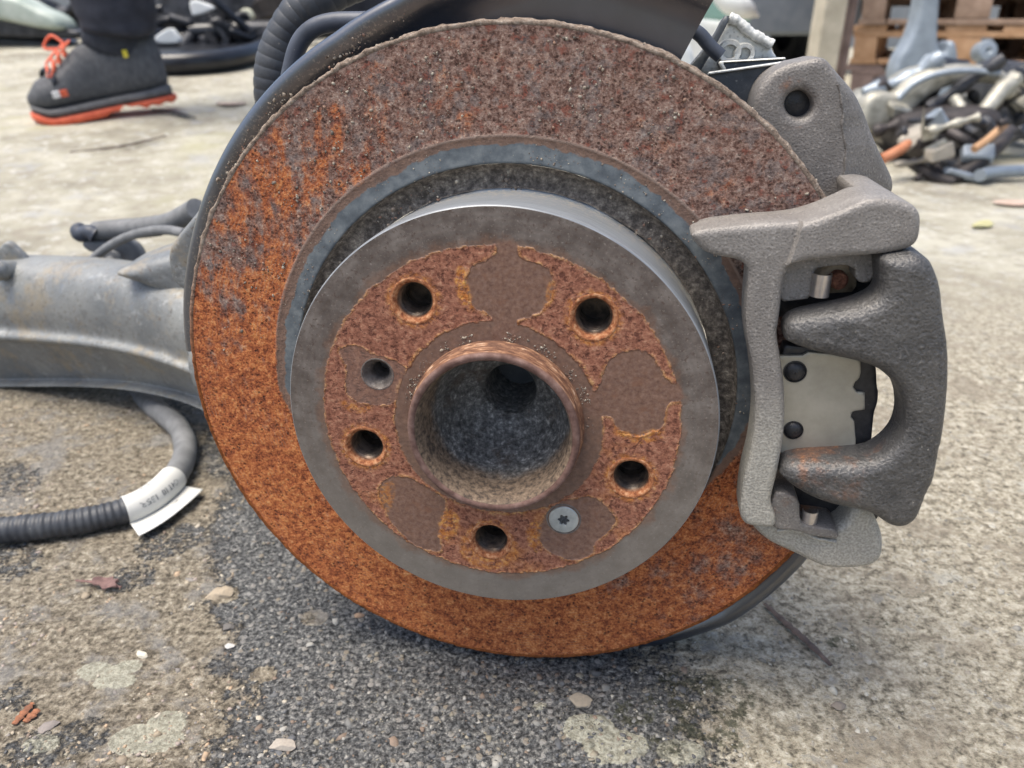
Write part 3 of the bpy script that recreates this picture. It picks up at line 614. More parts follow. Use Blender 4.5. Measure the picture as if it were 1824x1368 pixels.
pillow('abutment_plate', [(0.11861, 0.06773), (0.13622, 0.06954), (0.13854, 0.05511), (0.12065, 0.05312)], -.0250, -.0262, .0004, .004, M['abut'], car, smooth=0)
fxm = (0.14449, -0.06205)[0]
ll = pillow('carrier_foot', [(0.10798, -0.04853), (0.1209, -0.04668), (0.1303, -0.04745), (0.13973, -0.04876), (0.14709, -0.04297), (0.14892, -0.03451), (0.15325, -0.03356), (0.15736, -0.03672), (0.16252, -0.0459), (0.1646, -0.05273), (0.16487, -0.05956), (0.16104, -0.06404), (0.1539, -0.0657), (0.1443, -0.06706), (0.13497, -0.06425), (0.12512, -0.06121), (0.11606, -0.05692)], -.0130, -.052, .0036, .0012, M['carrier_cast_iron'], car, amp=.0002,
            hf=lambda x, y: -.0035 * sstep(fxm - .001, fxm - .02, x))
rz(ll)
lg = pillow('carrier_ledge', [(0.11486, -0.02874), (0.12009, -0.02719), (0.12615, -0.03041), (0.12763, -0.04122), (0.13033, -0.04262), (0.1381, -0.04296), (0.14317, -0.04357), (0.14482, -0.04842), (0.13891, -0.04846), (0.13147, -0.04753), (0.12709, -0.04573), (0.11888, -0.04627), (0.11472, -0.04248)], -.0090, -.030, .0012, .0010, M['ear_cast_iron'], car, smooth=1, amp=.0002)
rz(lg, lambda c: .17 + 0 * c[:, 0])
pillow('ledge_shade_plate', [(0.11595, -0.03018), (0.16867, -0.0256), (0.16345, -0.04852), (0.1502, -0.05419), (0.12169, -0.05704)], -.0260, -.030, .0006, .004, M['black'], car, smooth=0)  # black sheet put in for the shaded recess behind the ledge
tube('foot_seam', [(*p, -.0124) for p in [(0.11958, -0.04844), (0.12548, -0.04728), (0.13073, -0.04845), (0.13515, -0.05027), (0.1394, -0.05097), (0.14455, -0.05158)]], .0009, M['carrier_cast_iron'], car, 30, 8)
# bolt and two sprung clips
o = lathe('guide_bolt', [(.0002, .0032), (.0018, .0029), (.0031, .0018), (.0036, .0), (.0037, -.004)], 24, M['rustbolt'], car, amp=.0003, ascale=500); o.location = (*(0.13042, 0.06011), -.0225)
def clip(px, w_, h_, z):
    n_ = 18; V = []; F = []
    for a_ in np.linspace(R(-15), R(195), n_):
        for rr3 in (w_, w_ - .0004):
            for s_ in (-1, 1): V.append((rr3 * math.cos(a_), s_ * h_ / 2, rr3 * math.sin(a_)))
    for i in range(n_ - 1):
        a_ = i * 4; b_ = a_ + 4
        F += [(a_, a_ + 1, b_ + 1, b_), (a_ + 2, b_ + 2, b_ + 3, a_ + 3), (a_, b_, b_ + 2, a_ + 2), (a_ + 1, a_ + 3, b_ + 3, b_ + 1)]
    F += [(0, 2, 3, 1), tuple(4 * (n_ - 1) + k for k in (0, 1, 3, 2))]
    me = mesh('retaining_clip', V, F); fixnormals(me); setbevel(me, 40); o = link('retaining_clip', me, car, M['clip']); o.location = (px[0], px[1], z); return o
clip((0.12243, 0.06025), .0036, .0088, -.0150)
clip((0.13206, -0.0406), .0033, .0068, -.0130)

# --- sliding caliper
CAL = [(0.138, 0.07496), (0.14502, 0.07646), (0.14983, 0.07726), (0.15447, 0.07479)] + [(0.15701, 0.07103), (0.16026, 0.065), (0.16306, 0.05464), (0.16609, 0.04621), (0.1684, 0.03756), (0.17069, 0.02415), (0.17233, 0.00785), (0.17213, 0.00059), (0.17289, -0.01172), (0.17128, -0.01744), (0.17056, -0.02471), (0.16985, -0.03), (0.16686, -0.03346), (0.16345, -0.03486), (0.15894, -0.0337), (0.15334, -0.03), (0.1498, -0.02823), (0.14101, -0.02747), (0.13209, -0.0262), (0.12516, -0.02367), (0.11926, -0.02054), (0.11547, -0.01671)] + [(0.11605, -0.01751), (0.11651, -0.0122), (0.12114, -0.00999), (0.12939, -0.00855), (0.14018, -0.00717), (0.14863, -0.00547), (0.1535, -0.00103), (0.15678, 0.00473), (0.15754, 0.0112), (0.15634, 0.01791), (0.15447, 0.02258), (0.15217, 0.02622)] + [(0.14585, 0.03207), (0.14134, 0.03362), (0.13602, 0.03512), (0.12774, 0.03599), (0.11727, 0.03743), (0.11183, 0.03962)] + [(0.11071, 0.0399), (0.1095, 0.04444), (0.11025, 0.04836), (0.11471, 0.05084), (0.12264, 0.05325), (0.13053, 0.05519), (0.13622, 0.05767), (0.13983, 0.06024), (0.14067, 0.06353), (0.13947, 0.06948)]
cx0, cy0 = (0.15216, 0.02463)
ca = pillow('brake_caliper', CAL, .0030, -.0150, .0056, .0010, M['caliper_cast_iron'], HB, amp=.00008, ascale=420, loc=OFF,
            hf=lambda x, y: -.006 * sstep(cx0 - .005, cx0 - .05, x) + .00025 * fbm(np.c_[x, y], 520, 2, 6) - .010 * sstep(cy0 + .05, cy0 + .068, y))
lowy = (0.12525, 0.00136)[1]; lowx = (0.15029, -0.01144)[0]
rz(ca, lambda c: .14 * sstep(lowy + .004, lowy - .006, c[:, 1]) * sstep(lowx + .018, lowx - .005, c[:, 0]) * sstep(lowx - .036, lowx - .026, c[:, 0]) - .12 * sstep(lowy - .002, lowy + .02, c[:, 1]))
ca['label'] = 'dark cast iron sliding caliper with two rounded fingers, the lower one rust stained'
cb = pillow('caliper_bridge', [(0.14863, 0.07314), (0.15216, 0.07494), (0.15599, 0.07302), (0.15992, 0.0686), (0.16307, 0.0624), (0.16586, 0.05218), (0.16896, 0.04352), (0.17133, 0.03464), (0.17368, 0.02087), (0.17536, 0.00414), (0.17516, -0.00332), (0.17593, -0.01596), (0.17428, -0.02183), (0.17355, -0.02822)] + [(0.17635, -0.04074), (0.17044, -0.01075), (0.16668, 0.00996), (0.16354, 0.02488), (0.15921, 0.04403), (0.15506, 0.06241)], -.0120, -.040, .002, .002, M['caliper_cast_iron'], ca, amp=.0002); rz(cb)
# --- outer brake pad
pad = pillow('brake_pad', [(0.10922, 0.03038), (0.11982, 0.03125), (0.12174, 0.03278), (0.13028, 0.03235), (0.14172, 0.03044), (0.14277, 0.02529), (0.1424, 0.02239), (0.14112, 0.0211), (0.14084, 0.01891), (0.14241, 0.01707), (0.14561, 0.01704), (0.14685, 0.00952), (0.1425, 0.00846), (0.14179, 0.00617), (0.1436, 0.0043), (0.14565, -0.00442), (0.14608, -0.0098), (0.11462, -0.01288)], -.0150, -.0164, .0004, .0012, M['pad'], HB, smooth=0, loc=OFF)
pad['label'] = 'pale steel plate of the brake pad with two black rivets'
pillow('pad_shim', [(0.10894, 0.03485), (0.12401, 0.03429), (0.14694, 0.03093), (0.14865, 0.027), (0.15028, 0.01868), (0.15107, 0.01776), (0.15181, 0.01094), (0.15091, 0.00864), (0.15232, -0.0062), (0.15239, -0.0119), (0.11526, -0.01574)], -.0166, -.0225, .0008, .0018, M['black'], pad, smooth=1)
pillow('friction_block', [(0.11218, 0.02564), (0.14722, 0.02534), (0.1526, -0.00712), (0.117, -0.01256)], -.0226, -.0338, .0008, .003, M['rustbolt'], pad, smooth=1)
for px_, rr4 in (((0.11778, 0.02419), .0042), ((0.12055, -0.00149), .0037)):
    o = lathe('rivet', [(.0002, .0014), (rr4 * .5, .0012), (rr4 * .82, .0006), (rr4 * .96, -.0002), (rr4, .0002), (rr4 * 1.08, .0002), (rr4 * 1.1, -.0004)], 32, M['black'], pad); o.location = (*px_, -.0147)

# --- brackets, pipes and castings behind the caliper
br = pillow('caliper_bracket', [(0.07717, 0.13009), (0.07904, 0.13282), (0.1101, 0.13748), (0.12028, 0.13798), (0.12898, 0.13277), (0.12274, 0.11233), (0.10986, 0.1027), (0.09397, 0.11652), (0.08246, 0.12445)], -.084, -.087, .0008, .002, M['bracketdark'], HB, smooth=1, loc=OFF)
pillow('bracket_flange', [(0.07853, 0.13176), (0.07845, 0.13266), (0.10982, 0.13731), (0.11921, 0.13824), (0.11934, 0.13737), (0.10993, 0.13644)], -.0815, -.087, .0004, .001, M['aluminium_casting'], br, smooth=0)
ch = pillow('channel_rail', [(0.08369, 0.13611), (0.08579, 0.13681), (0.11182, 0.13833), (0.11273, 0.13493), (0.08633, 0.13151)], -.096, -.125, .001, .002, M['bracketdark'], HB, smooth=0, loc=OFF)
pillow('channel_lip', [(0.08338, 0.1359), (0.08401, 0.13682), (0.11163, 0.13858), (0.11175, 0.13767), (0.08529, 0.13614), (0.08759, 0.13248), (0.08643, 0.13201)], -.0945, -.097, .0006, .001, M['aluminium_casting'], ch, smooth=0)
al = pillow('knuckle_casting', [(0.07218, 0.13114), (0.07631, 0.13651), (0.08, 0.14037), (0.08334, 0.1475), (0.08656, 0.15496), (0.08896, 0.15565), (0.09215, 0.15357), (0.09854, 0.14939), (0.10435, 0.14614), (0.10803, 0.14427), (0.10844, 0.14098), (0.11244, 0.13673), (0.09796, 0.13255), (0.08824, 0.12883)], -.115, -.145, .003, .0018, M['aluminium_casting'], HB, smooth=1, amp=.0004, loc=OFF)
for px_, rr4 in (((0.08938, 0.14045), .0052), ((0.09596, 0.13953), .0046)):
    o = lathe('casting_boss', [(rr4 * .55, .0002), (rr4 * .6, .002), (rr4 * .95, .0022), (rr4 * 1.05, .0012), (rr4 * 1.15, -.003)], 28, M['aluminium_casting'], al); o.location = (*px_, -.114)
tube('casting_ridge', [(*p, -.1135) for p in [(0.08764, 0.15469), (0.09175, 0.15308), (0.09713, 0.14892), (0.10237, 0.14613), (0.10787, 0.14335)]], .0026, M['aluminium_casting'], al, 24, 10, rfun=lambda s, L_: .0023 + .0002 * math.sin(s * 900) + .0002 * math.sin(s * 2300))
pillow('flat_strut', [(0.06794, 0.12944), (0.07111, 0.13379), (0.0805, 0.14562), (0.08533, 0.15618), (0.0879, 0.15482), (0.08435, 0.14656), (0.07891, 0.13622), (0.07506, 0.12902)], -.108, -.114, .001, .0022, M['bracketdark'], HB, smooth=1, loc=OFF)
tube('brake_pipe', [(*p, -.100) for p in [(0.03402, 0.08108), (0.0364, 0.11441), (0.04026, 0.13854), (0.04593, 0.14831), (0.05437, 0.15106), (0.06293, 0.15106), (0.06932, 0.15016), (0.07466, 0.14745), (0.07974, 0.14244), (0.08447, 0.13878)]], .0031, M['bluerubber'], HB, 60, 16, loc=OFF)
tube('brake_hose', [(*p, -.092) for p in [(-0.06874, 0.04036), (-0.09583, 0.07065), (-0.11151, 0.10257), (-0.11552, 0.1205), (-0.11248, 0.13299), (-0.1078, 0.14323), (-0.10092, 0.14945), (-0.09151, 0.15228), (-0.07815, 0.15275), (-0.06238, 0.15229), (-0.04451, 0.14298), (-0.03753, 0.11399), (-0.03352, 0.056)]], .0042, M['bluerubber'], HB, 130, 16, loc=OFF)
# knuckle body hidden behind the disc: carries shield and arm
pillow('wheel_knuckle', [(-0.0475, 0.05818), (0.03047, 0.06626), (0.05907, 0.02393), (0.04922, -0.04324), (-0.00929, -0.068), (-0.06394, -0.04533), (-0.07875, 0.01086)], -.070, -.150, .006, .004, M['bracketdark'], HB, loc=OFF)
pillow('knuckle_arm', [(0.01585, 0.05317), (0.06618, 0.10992), (0.08171, 0.12707), (0.08938, 0.12903), (0.10264, 0.10929), (0.06659, 0.03533), (0.03977, 0.01643)], -.0885, -.140, .003, .004, M['bracketdark'], HB, loc=OFF)

# ------------------------------------------------------------------ ground
def terrain(x, y):
    return .104 * np.clip(np.maximum(0, y - .55) - .12 * sstep(.4, .9, y) + .12 * sstep(.9, 1.5, y), 0, 2.6) * sstep(.5, -.4, x)
def graded(lo, hi, step, end0, end1, g):
    a = list(np.arange(lo, hi, step)); s = step
    while a[-1] < end1: s = min(s * g, 6); a.append(a[-1] + s)
    s = step; b = [lo]
    while b[-1] > end0: s = min(s * g, 6); b.append(b[-1] - s)
    return np.array(b[:0:-1] + a)
gx = graded(-.36, .36, .0016, -60, 60, 1.055); gy = graded(-.07, .46, .0016, -30, 120, 1.045)
X, Y = np.meshgrid(gx, gy, indexing='ij'); Pg = np.c_[X.ravel(), Y.ravel()]; x_, y_ = Pg.T
near = sstep(3.0, .8, np.hypot(x_, y_)); 
def soft(px, py, rx, ry, seed, am=.5):
    d = np.hypot((x_ - px) / rx, (y_ - py) / ry) + am * fbm(Pg, 9, 4, seed) + .35 * am * fbm(Pg, 45, 3, seed + 1); return sstep(1.12, .9, d)
nz, n2 = fbm(Pg, 7, 5, 60), fbm(Pg, 38, 4, 63)
# asphalt patch between a sandy-dirt left and a worn concrete right
lft = -.135 - .25 * np.maximum(0, y_ - .02) + .055 * nz + .02 * n2
rgt = .080 + .42 * np.maximum(0, y_ - .02) + .045 * nz + .02 * n2
tan_m = sstep(.03, -.03, x_ - lft); pale = sstep(-.035, .035, x_ - rgt)
tan_m = np.maximum(tan_m, sstep(.45, .55, y_ + .05 * nz) * sstep(.25, .1, x_)); pale = np.maximum(pale, sstep(.35, .6, y_ + .08 * nz) * sstep(.0, .2, x_))
# grey asphalt showing through the sand
thru = sstep(.1, .34, fbm(Pg, 11, 5, 77) + .35 * n2) * sstep(1.0, .5, y_)
for q in [(-0.3068, 0.1194, 0), (-0.2405, 0.0064, 0), (-0.196, -0.0163, 0), (-0.2147, -0.026, 0), (-0.2225, 0.1026, 0), (-0.2179, 0.1436, 0), (-0.1392, 0.0316, 0)]: thru = np.maximum(thru, soft(q[0], q[1], .016, .014, int(abs(q[0]) * 999), .9))
tan_m = tan_m * (1 - .5 * thru)
sandy = np.zeros(len(Pg))
for q in [(-0.1598, 0.0531, 0), (-0.1222, 0.0236, 0), (-0.1629, 0.0867, 0), (-0.152, -0.0061, 0), (-0.1057, 0.067, 0)]: sandy = np.maximum(sandy, soft(q[0], q[1], .007, .006, int(abs(q[0]) * 999), .9))
tan_m = np.maximum(tan_m, sandy)
flake = np.zeros(len(Pg))
for (q, a_, b_) in zip([(-0.1652, -0.019, 0), (-0.1588, -0.0096, 0), (-0.1966, 0.0177, 0), (-0.1951, 0.0276, 0), (-0.2133, -0.0212, 0), (-0.2103, 0.0256, 0), (0.0431, -0.013, 0), (0.0527, -0.0228, 0), (0.0194, 0.0009, 0), (0.0834, -0.026, 0)], (.013, .009, .009, .008, .009, .008, .013, .013, .007, .009), (.007, .007, .005, .006, .006, .005, .010, .008, .005, .006)):
    flake = np.maximum(flake, soft(q[0], q[1], a_, b_, int(abs(q[0]) * 9999) % 500, .7))
moss = np.zeros(len(Pg))
for (q, a_) in zip([(0.0993, 0.0064, 0), (0.0905, -0.0096, 0), (0.2102, 0.0623, 0), (0.1846, 0.0443, 0), (0.1065, -0.0163, 0), (0.0762, -0.0228, 0), (0.0659, -0.0026, 0)], (.016, .012, .007, .008, .008, .010, .008)): moss = np.maximum(moss, .8 * soft(q[0], q[1], a_, a_ * .8, int(abs(q[1]) * 9999) % 500, 1.2))
asph = np.clip(1 - tan_m - pale, 0, 1)
z = terrain(x_, y_) + near * (asph * (.0016 * fbm(Pg, 130, 4, 3) + .0012 * np.abs(vnoise(Pg, 330, 9))) + (1 - asph) * (.0011 * fbm(Pg, 60, 5, 4) + .0007 * fbm(Pg, 320, 2, 10)) + tan_m * .0012 * np.maximum(0, fbm(Pg, 160, 3, 14)) + .0009 * flake) + .004 * fbm(Pg, 3, 3, 5) * sstep(.3, 1.5, y_)
z -= .0004
idx = np.arange(len(Pg)).reshape(len(gx), len(gy))
Fg = np.stack([idx[:-1, :-1], idx[1:, :-1], idx[1:, 1:], idx[:-1, 1:]], -1).reshape(-1, 4)
me = bpy.data.meshes.new('ground'); me.vertices.add(len(Pg)); me.vertices.foreach_set('co', np.c_[Pg, z].astype(np.float32).ravel())
me.loops.add(Fg.size); me.loops.foreach_set('vertex_index', Fg.ravel().astype(np.int32)); me.polygons.add(len(Fg)); me.polygons.foreach_set('loop_start', np.arange(0, Fg.size, 4, dtype=np.int32)); me.update(calc_edges=True)
for nme, arr in (('tan', tan_m), ('pale', pale), ('flake', flake), ('moss', moss)): setattr_f(me, nme, arr)
t = NT('yard_ground'); f = t.noise(420, 6, .7); m_ = t.noise(110, 5, .65); b_ = t.noise(9, 5, .6); st = t.vor(230, out='Color'); sd2 = t.vor(230)
asp = t.ramp(f, [(.38, (.025, .026, .027)), (.46, (.08, .082, .083)), (.52, (.15, .152, .15)), (.58, (.24, .24, .228)), (.65, (.42, .41, .38))])
hs = t.sep(st)[0]
asp = t.mix(t.math('MULTIPLY', t.mapr(sd2, .42, .3), t.mapr(hs, .55, .75)), asp, t.ramp(hs, [(.55, (.2, .2, .2)), (.75, (.36, .35, .33)), (1, (.3, .26, .2))]))
san = t.ramp(t.math('ADD', t.math('MULTIPLY', t.noise(190, 6, .72), .6), t.math('MULTIPLY', f, .4)), [(.4, (.065, .055, .04)), (.46, (.165, .14, .104)), (.51, (.28, .242, .18)), (.56, (.39, .345, .265)), (.63, (.58, .53, .435))])
san = t.mix(t.mapr(m_, .5, .7, 0, .6), san, (.2, .17, .13))
san = t.mix(t.mapr(t.noise(24, 6, .7), .5, .62, 0, .6), san, t.mix(f, (.14, .142, .145), (.36, .355, .34)))
fc = t.math('ADD', t.math('MULTIPLY', t.noise(150, 6, .72), .65), t.math('MULTIPLY', f, .35))
con = t.ramp(fc, [(.39, (.1, .088, .066)), (.45, (.25, .222, .166)), (.5, (.41, .367, .28)), (.55, (.53, .485, .385)), (.62, (.72, .68, .57))])
con = t.mix(t.mapr(t.noise(75, 5, .7), .57, .64, 0, .75), con, t.mix(f, (.16, .155, .14), (.34, .325, .29)))
con = t.mix(t.mapr(t.noise(17, 5, .65), .5, .62, 0, .6), con, t.mix(fc, (.17, .14, .105), (.4, .35, .27)))
con = t.mix(t.mapr(t.noise(31, 6, .7), .6, .7, 0, .5), con, (.55, .55, .5))
gx_, gy_, gz_ = t.sep()
far = t.ramp(t.noise(5, 6, .68), [(.38, (.27, .25, .195)), (.5, (.41, .385, .305)), (.62, (.52, .5, .41))])
far = t.mix(t.mapr(t.noise(30, 6, .78), .5, .6, 0, .6), far, (.31, .275, .22))
far = t.mix(t.mapr(t.noise(38, 6, .78), .53, .63, 0, .7), far, (.62, .61, .56))
far = t.mix(t.mapr(t.noise(11, 5, .7), .55, .66, 0, .5), far, (.4, .41, .43))
far = t.mix(t.mapr(t.noise(2.6, 4, .6), .56, .68, 0, .45), far, (.45, .43, .24))
gn = t.math('SUBTRACT', t.math('ADD', t.math('MULTIPLY', t.noise(120, 6, .75), .6), t.math('MULTIPLY', f, .4)), .5)
def grain(a_, k_=2.6): return t.mapr(t.math('ADD', a_, t.math('MULTIPLY', gn, k_)), .36, .64)
tn, pl = grain(t.attr('tan')), grain(t.attr('pale')); fr = t.mapr(gy_, .4, .9)
col = t.mix(tn, t.mix(pl, asp, con), san)
col = t.mix(fr, col, far)
col = t.mix(t.math('MULTIPLY', grain(t.attr('flake'), 2.2), .85), col, t.ramp(f, [(.4, (.3, .29, .225)), (.6, (.56, .55, .445))]))
mo = t.math('MULTIPLY', t.attr('moss'), t.mapr(t.noise(95, 6, .75), .48, .56))
col = t.mix(mo, col, t.ramp(f, [(.38, (.03, .034, .02)), (.6, (.1, .1, .06))]))
h = t.math('ADD', t.math('MULTIPLY', f, .7), t.math('MULTIPLY', sd2, t.mapr(t.math('ADD', tn, pl), 0, 1, -.6, -.15)))
M['ground'] = t.done(col, .85, 0, t.bump(h, 1.0, .0046), .3)
tag(link('ground', me, None, M['ground'], True), kind='structure')

def gz(x, y): return float(terrain(np.array([x]), np.array([y]))[0])
# --- aggregate and grit: stones nobody could count, as one object
t = NT('stone_chips'); col = t.mix(t.mapr(t.noise(700, 5, .65), .35, .7, 0, .5), t.attr('col', True), t.mix(.55, t.attr('col', True), (.12, .12, .12)))
M['stone'] = t.done(col, .75, 0, t.bump(t.noise(500, 5, .7), .5, .0008), .35)
phi = (1 + 5 ** .5) / 2
ICO = np.array([(-1, phi, 0), (1, phi, 0), (-1, -phi, 0), (1, -phi, 0), (0, -1, phi), (0, 1, phi), (0, -1, -phi), (0, 1, -phi), (phi, 0, -1), (phi, 0, 1), (-phi, 0, -1), (-phi, 0, 1)]) / math.hypot(1, phi)
ICF = np.array([(0, 11, 5), (0, 5, 1), (0, 1, 7), (0, 7, 10), (0, 10, 11), (1, 5, 9), (5, 11, 4), (11, 10, 2), (10, 7, 6), (7, 1, 8), (3, 9, 4), (3, 4, 2), (3, 2, 6), (3, 6, 8), (3, 8, 9), (4, 9, 5), (2, 4, 11), (6, 2, 10), (8, 6, 7), (9, 8, 1)])
def stones(name, P, size, colr, mat, parent=None, flat=(.35, .8), jit=.45, loc=None):
    n = len(P); Q = ICO[None] * (1 + rng.uniform(-jit, jit, (n, 12, 1))) * np.stack([rng.uniform(.7, 1.25, n), rng.uniform(.6, 1.0, n), rng.uniform(*flat, n)], -1)[:, None]
    a = rng.uniform(0, C2, n); ca_, sa_ = np.cos(a)[:, None], np.sin(a)[:, None]; b2 = rng.uniform(-.4, .4, n); cb_, sb_ = np.cos(b2)[:, None], np.sin(b2)[:, None]
    x, y, z = Q[..., 0] * cb_ - Q[..., 2] * sb_, Q[..., 1], Q[..., 0] * sb_ + Q[..., 2] * cb_
    Q = np.stack([x * ca_ - y * sa_, x * sa_ + y * ca_, z], -1) * size[:, None, None] + P[:, None]
    F = (ICF[None] + (np.arange(n) * 12)[:, None, None]).reshape(-1, 3)
    me = bpy.data.meshes.new(name); me.vertices.add(n * 12); me.vertices.foreach_set('co', Q.astype(np.float32).ravel()); me.loops.add(F.size); me.loops.foreach_set('vertex_index', F.ravel().astype(np.int32))
    me.polygons.add(len(F)); me.polygons.foreach_set('loop_start', np.arange(0, F.size, 3, dtype=np.int32)); me.update(calc_edges=True)
    ca = me.attributes.new('col', 'FLOAT_COLOR', 'POINT'); ca.data.foreach_set('color', np.repeat(np.c_[colr, np.ones(n)], 12, 0).astype(np.float32).ravel())
    return link(name, me, parent, mat, False, loc)
N = 42000
u = rng.uniform(0, 1, N); py = -.05 + .62 * u ** 1.5; hw = .17 + .60 * (py + .3) * .9; px = rng.uniform(-1, 1, N) * hw
i_ = np.clip(np.searchsorted(gx, px), 0, len(gx) - 1); j_ = np.clip(np.searchsorted(gy, py), 0, len(gy) - 1); gi = idx[i_, j_]
tn_, pl_, zz = tan_m[gi], pale[gi], z[gi]; as_ = np.clip(1 - tn_ - pl_, 0, 1)
cl = fbm(np.c_[px, py], 22, 3, 71)
keep = rng.uniform(0, 1, N) < np.clip(as_ * (.62 + .5 * cl) + tn_ * (.36 + .9 * cl) + pl_ * (.16 + .5 * cl), 0, 1)
px, py, zz, tn_, pl_, as_ = (q[keep] for q in (px, py, zz, tn_, pl_, as_)); n = len(px)
size = .0005 + .0012 * rng.power(.8, n) ** 2.2 + .0028 * (rng.uniform(0, 1, n) ** 30)
pal_a = np.array([(.09, .092, .094), (.13, .133, .135), (.18, .18, .172), (.22, .217, .2), (.26, .235, .18), (.34, .33, .3), (.22, .165, .125), (.12, .127, .138)])
pal_t = np.array([(.34, .28, .2), (.42, .36, .27), (.5, .45, .36), (.28, .23, .17), (.36, .3, .26), (.24, .22, .2), (.45, .33, .22)])
pal_p = np.array([(.36, .34, .29), (.46, .44, .38), (.26, .25, .22), (.29, .26, .21), (.18, .175, .155)])
colr = pal_a[rng.integers(0, 8, n)] * rng.uniform(.75, 1.15, (n, 1)); mt = rng.uniform(0, 1, n) < tn_; colr[mt] = pal_t[rng.integers(0, 7, mt.sum())]; mp = rng.uniform(0, 1, n) < pl_; colr[mp] = pal_p[rng.integers(0, 5, mp.sum())]
o = stones('gravel', np.c_[px, py, zz - size * .22], size, colr, M['stone']); tag(o, 'fine gravel and aggregate strewn over the yard round the brake disc', None, None, 'stuff')

# --- single loose stones and fragments on the ground
def lump(name, loc, s, col, label, cat, group=None, seed=0, sq=(1.3, .9, .55), rz=0.0):
    bm = bmesh.new(); bmesh.ops.create_icosphere(bm, subdivisions=3, radius=1); c = np.array([v.co[:] for v in bm.verts])
    c = c * (1 + .5 * fbm(c + seed, 1.3, 3, seed)[:, None] + .12 * fbm(c + seed, 5, 2, seed)[:, None])
    for kk in range(9):                                   # broken facets
        dn = np.random.default_rng(seed * 31 + kk).normal(size=3); dn /= np.linalg.norm(dn); ex = np.maximum(0, c @ dn - .68); c = c - ex[:, None] * dn
    c = c * np.array(sq) * s
    for v, q in zip(bm.verts, c): v.co = q
    me = bpy.data.meshes.new(name); bm.to_mesh(me); bm.free(); ca = me.attributes.new('col', 'FLOAT_COLOR', 'POINT'); ca.data.foreach_set('color', np.tile((*col, 1), len(me.vertices)).astype(np.float32))
    o = link(name, me, None, M['stone'], True); setbevel(me, 22); o.location = (loc[0], loc[1], gz(loc[0], loc[1]) + s * sq[2] * .3); o.rotation_euler = (0, 0, rz); return tag(o, label, cat, group)
S_ = [[(-0.1652, 0.0867, 0), (-0.1513, 0.0586, 0), (-0.1911, 0.037, 0), (-0.1459, 0.0434, 0), (-0.2159, -0.0113, 0), (0.0161, 0.04, 0), (0.0399, 0.0053, 0), (-0.0804, 0.0679, 0), (-0.1002, -0.0228, 0), (0.1674, 0.0016, 0), (0.0811, 0.0623, 0)]][0]
lump('stone', S_[0], .0064, (.4, .33, .24), 'largest tan stone lying on the dark asphalt left of the disc', 'stone', None, 3, rz=.2)
lump('stone', S_[1], .0030, (.15, .14, .13), 'small dark brown pebble below the largest tan stone', 'stone', None, 5)
lump('stone', S_[2], .0028, (.6, .56, .46), 'cream oblong pebble at the edge of the sandy patch', 'stone', None, 8, (1.5, .7, .5), -.6)
lump('stone', S_[3], .0022, (.5, .49, .47), 'whitish pebble on the asphalt just right of the sandy patch', 'stone', None, 11)
lump('stone', S_[4], .0042, (.25, .22, .2), 'flat brown-grey stone touching the rusty bark sliver', 'stone', None, 14, (1.2, .9, .4), .4)
lump('stone', S_[5], .0030, (.36, .2, .13), 'reddish pebble on dark asphalt right below the disc edge', 'stone', None, 17)
lump('stone', S_[6], .0052, (.32, .28, .22), 'flat buff stone below the disc, in front of the concrete', 'stone', None, 20, (1.3, 1, .35))
lump('stone', S_[7], .0026, (.42, .28, .18), 'small orange-tan pebble under the lower left disc rim', 'stone', None, 24)
lump('stone', S_[8], .0048, (.38, .34, .29), 'knobbly buff stone near the bottom edge, on asphalt', 'stone', None, 27, (1.6, .8, .5))
lump('stone', S_[9], .0030, (.2, .17, .14), 'dark stone lying alone on the pale concrete at right', 'stone', None, 31)
simple('bark', (.16, .07, .04), (.38, .15, .07), 300, .8, 0, .8, .001, bs=500)
simple('twig', (.06, .042, .034), (.14, .1, .08), 200, .7, 0, .5, .001)
simple('deadleaf', (.13, .075, .07), (.22, .13, .115), 260, .8, 0, .5, .0008)
simple('darkplastic', (.012, .013, .015), (.03, .03, .035), 200, .5)
def strip(name, path, w_, th_, mat, label, cat, group=None, n=24, rf=None):
    o = tube(name, path, w_, mat, None, n, 8, rfun=rf or (lambda s, L_: w_ * (.3 + .6 * math.sin(math.pi * min(1, max(0, .04 + .92 * s / L_))) ** .6 + .16 * math.sin(s * 1900) + .1 * math.sin(s * 4300 + 1))), flat=th_); return tag(o, label, cat, group)
q = [(-0.232, -0.011, 0.0015), (-0.231, -0.0041, 0.0015), (-0.2301, 0.0023, 0.0015)]; strip('bark_sliver', q, .0022, .35, M['bark'], 'left rusty brown bark sliver on the sandy ground', 'bark')
q = [(-0.2272, -0.0099, 0.0018), (-0.226, -0.0061, 0.0018), (-0.225, -0.0019, 0.0018)]; strip('bark_sliver', q, .0024, .35, M['bark'], 'right orange-brown bark sliver next to the flat stone', 'bark')
q = [(0.1516, 0.0764, 0.0022), (0.1587, 0.0597, 0.0022), (0.166, 0.044, 0.0022), (0.1721, 0.0272, 0.0022)]; strip('stick', q, .0024, .5, M['twig'], 'dark flat stick lying on pale concrete below the caliper', 'stick')
q = [(-0.2546, 0.0965, 0.003), (-0.2457, 0.0955, 0.003), (-0.2347, 0.0933, 0.003), (-0.2246, 0.0902, 0.003)]; strip('leaf_stalk', q, .0012, .7, M['deadleaf'], 'thin brown leaf stalk on the sandy ground', 'leaf')
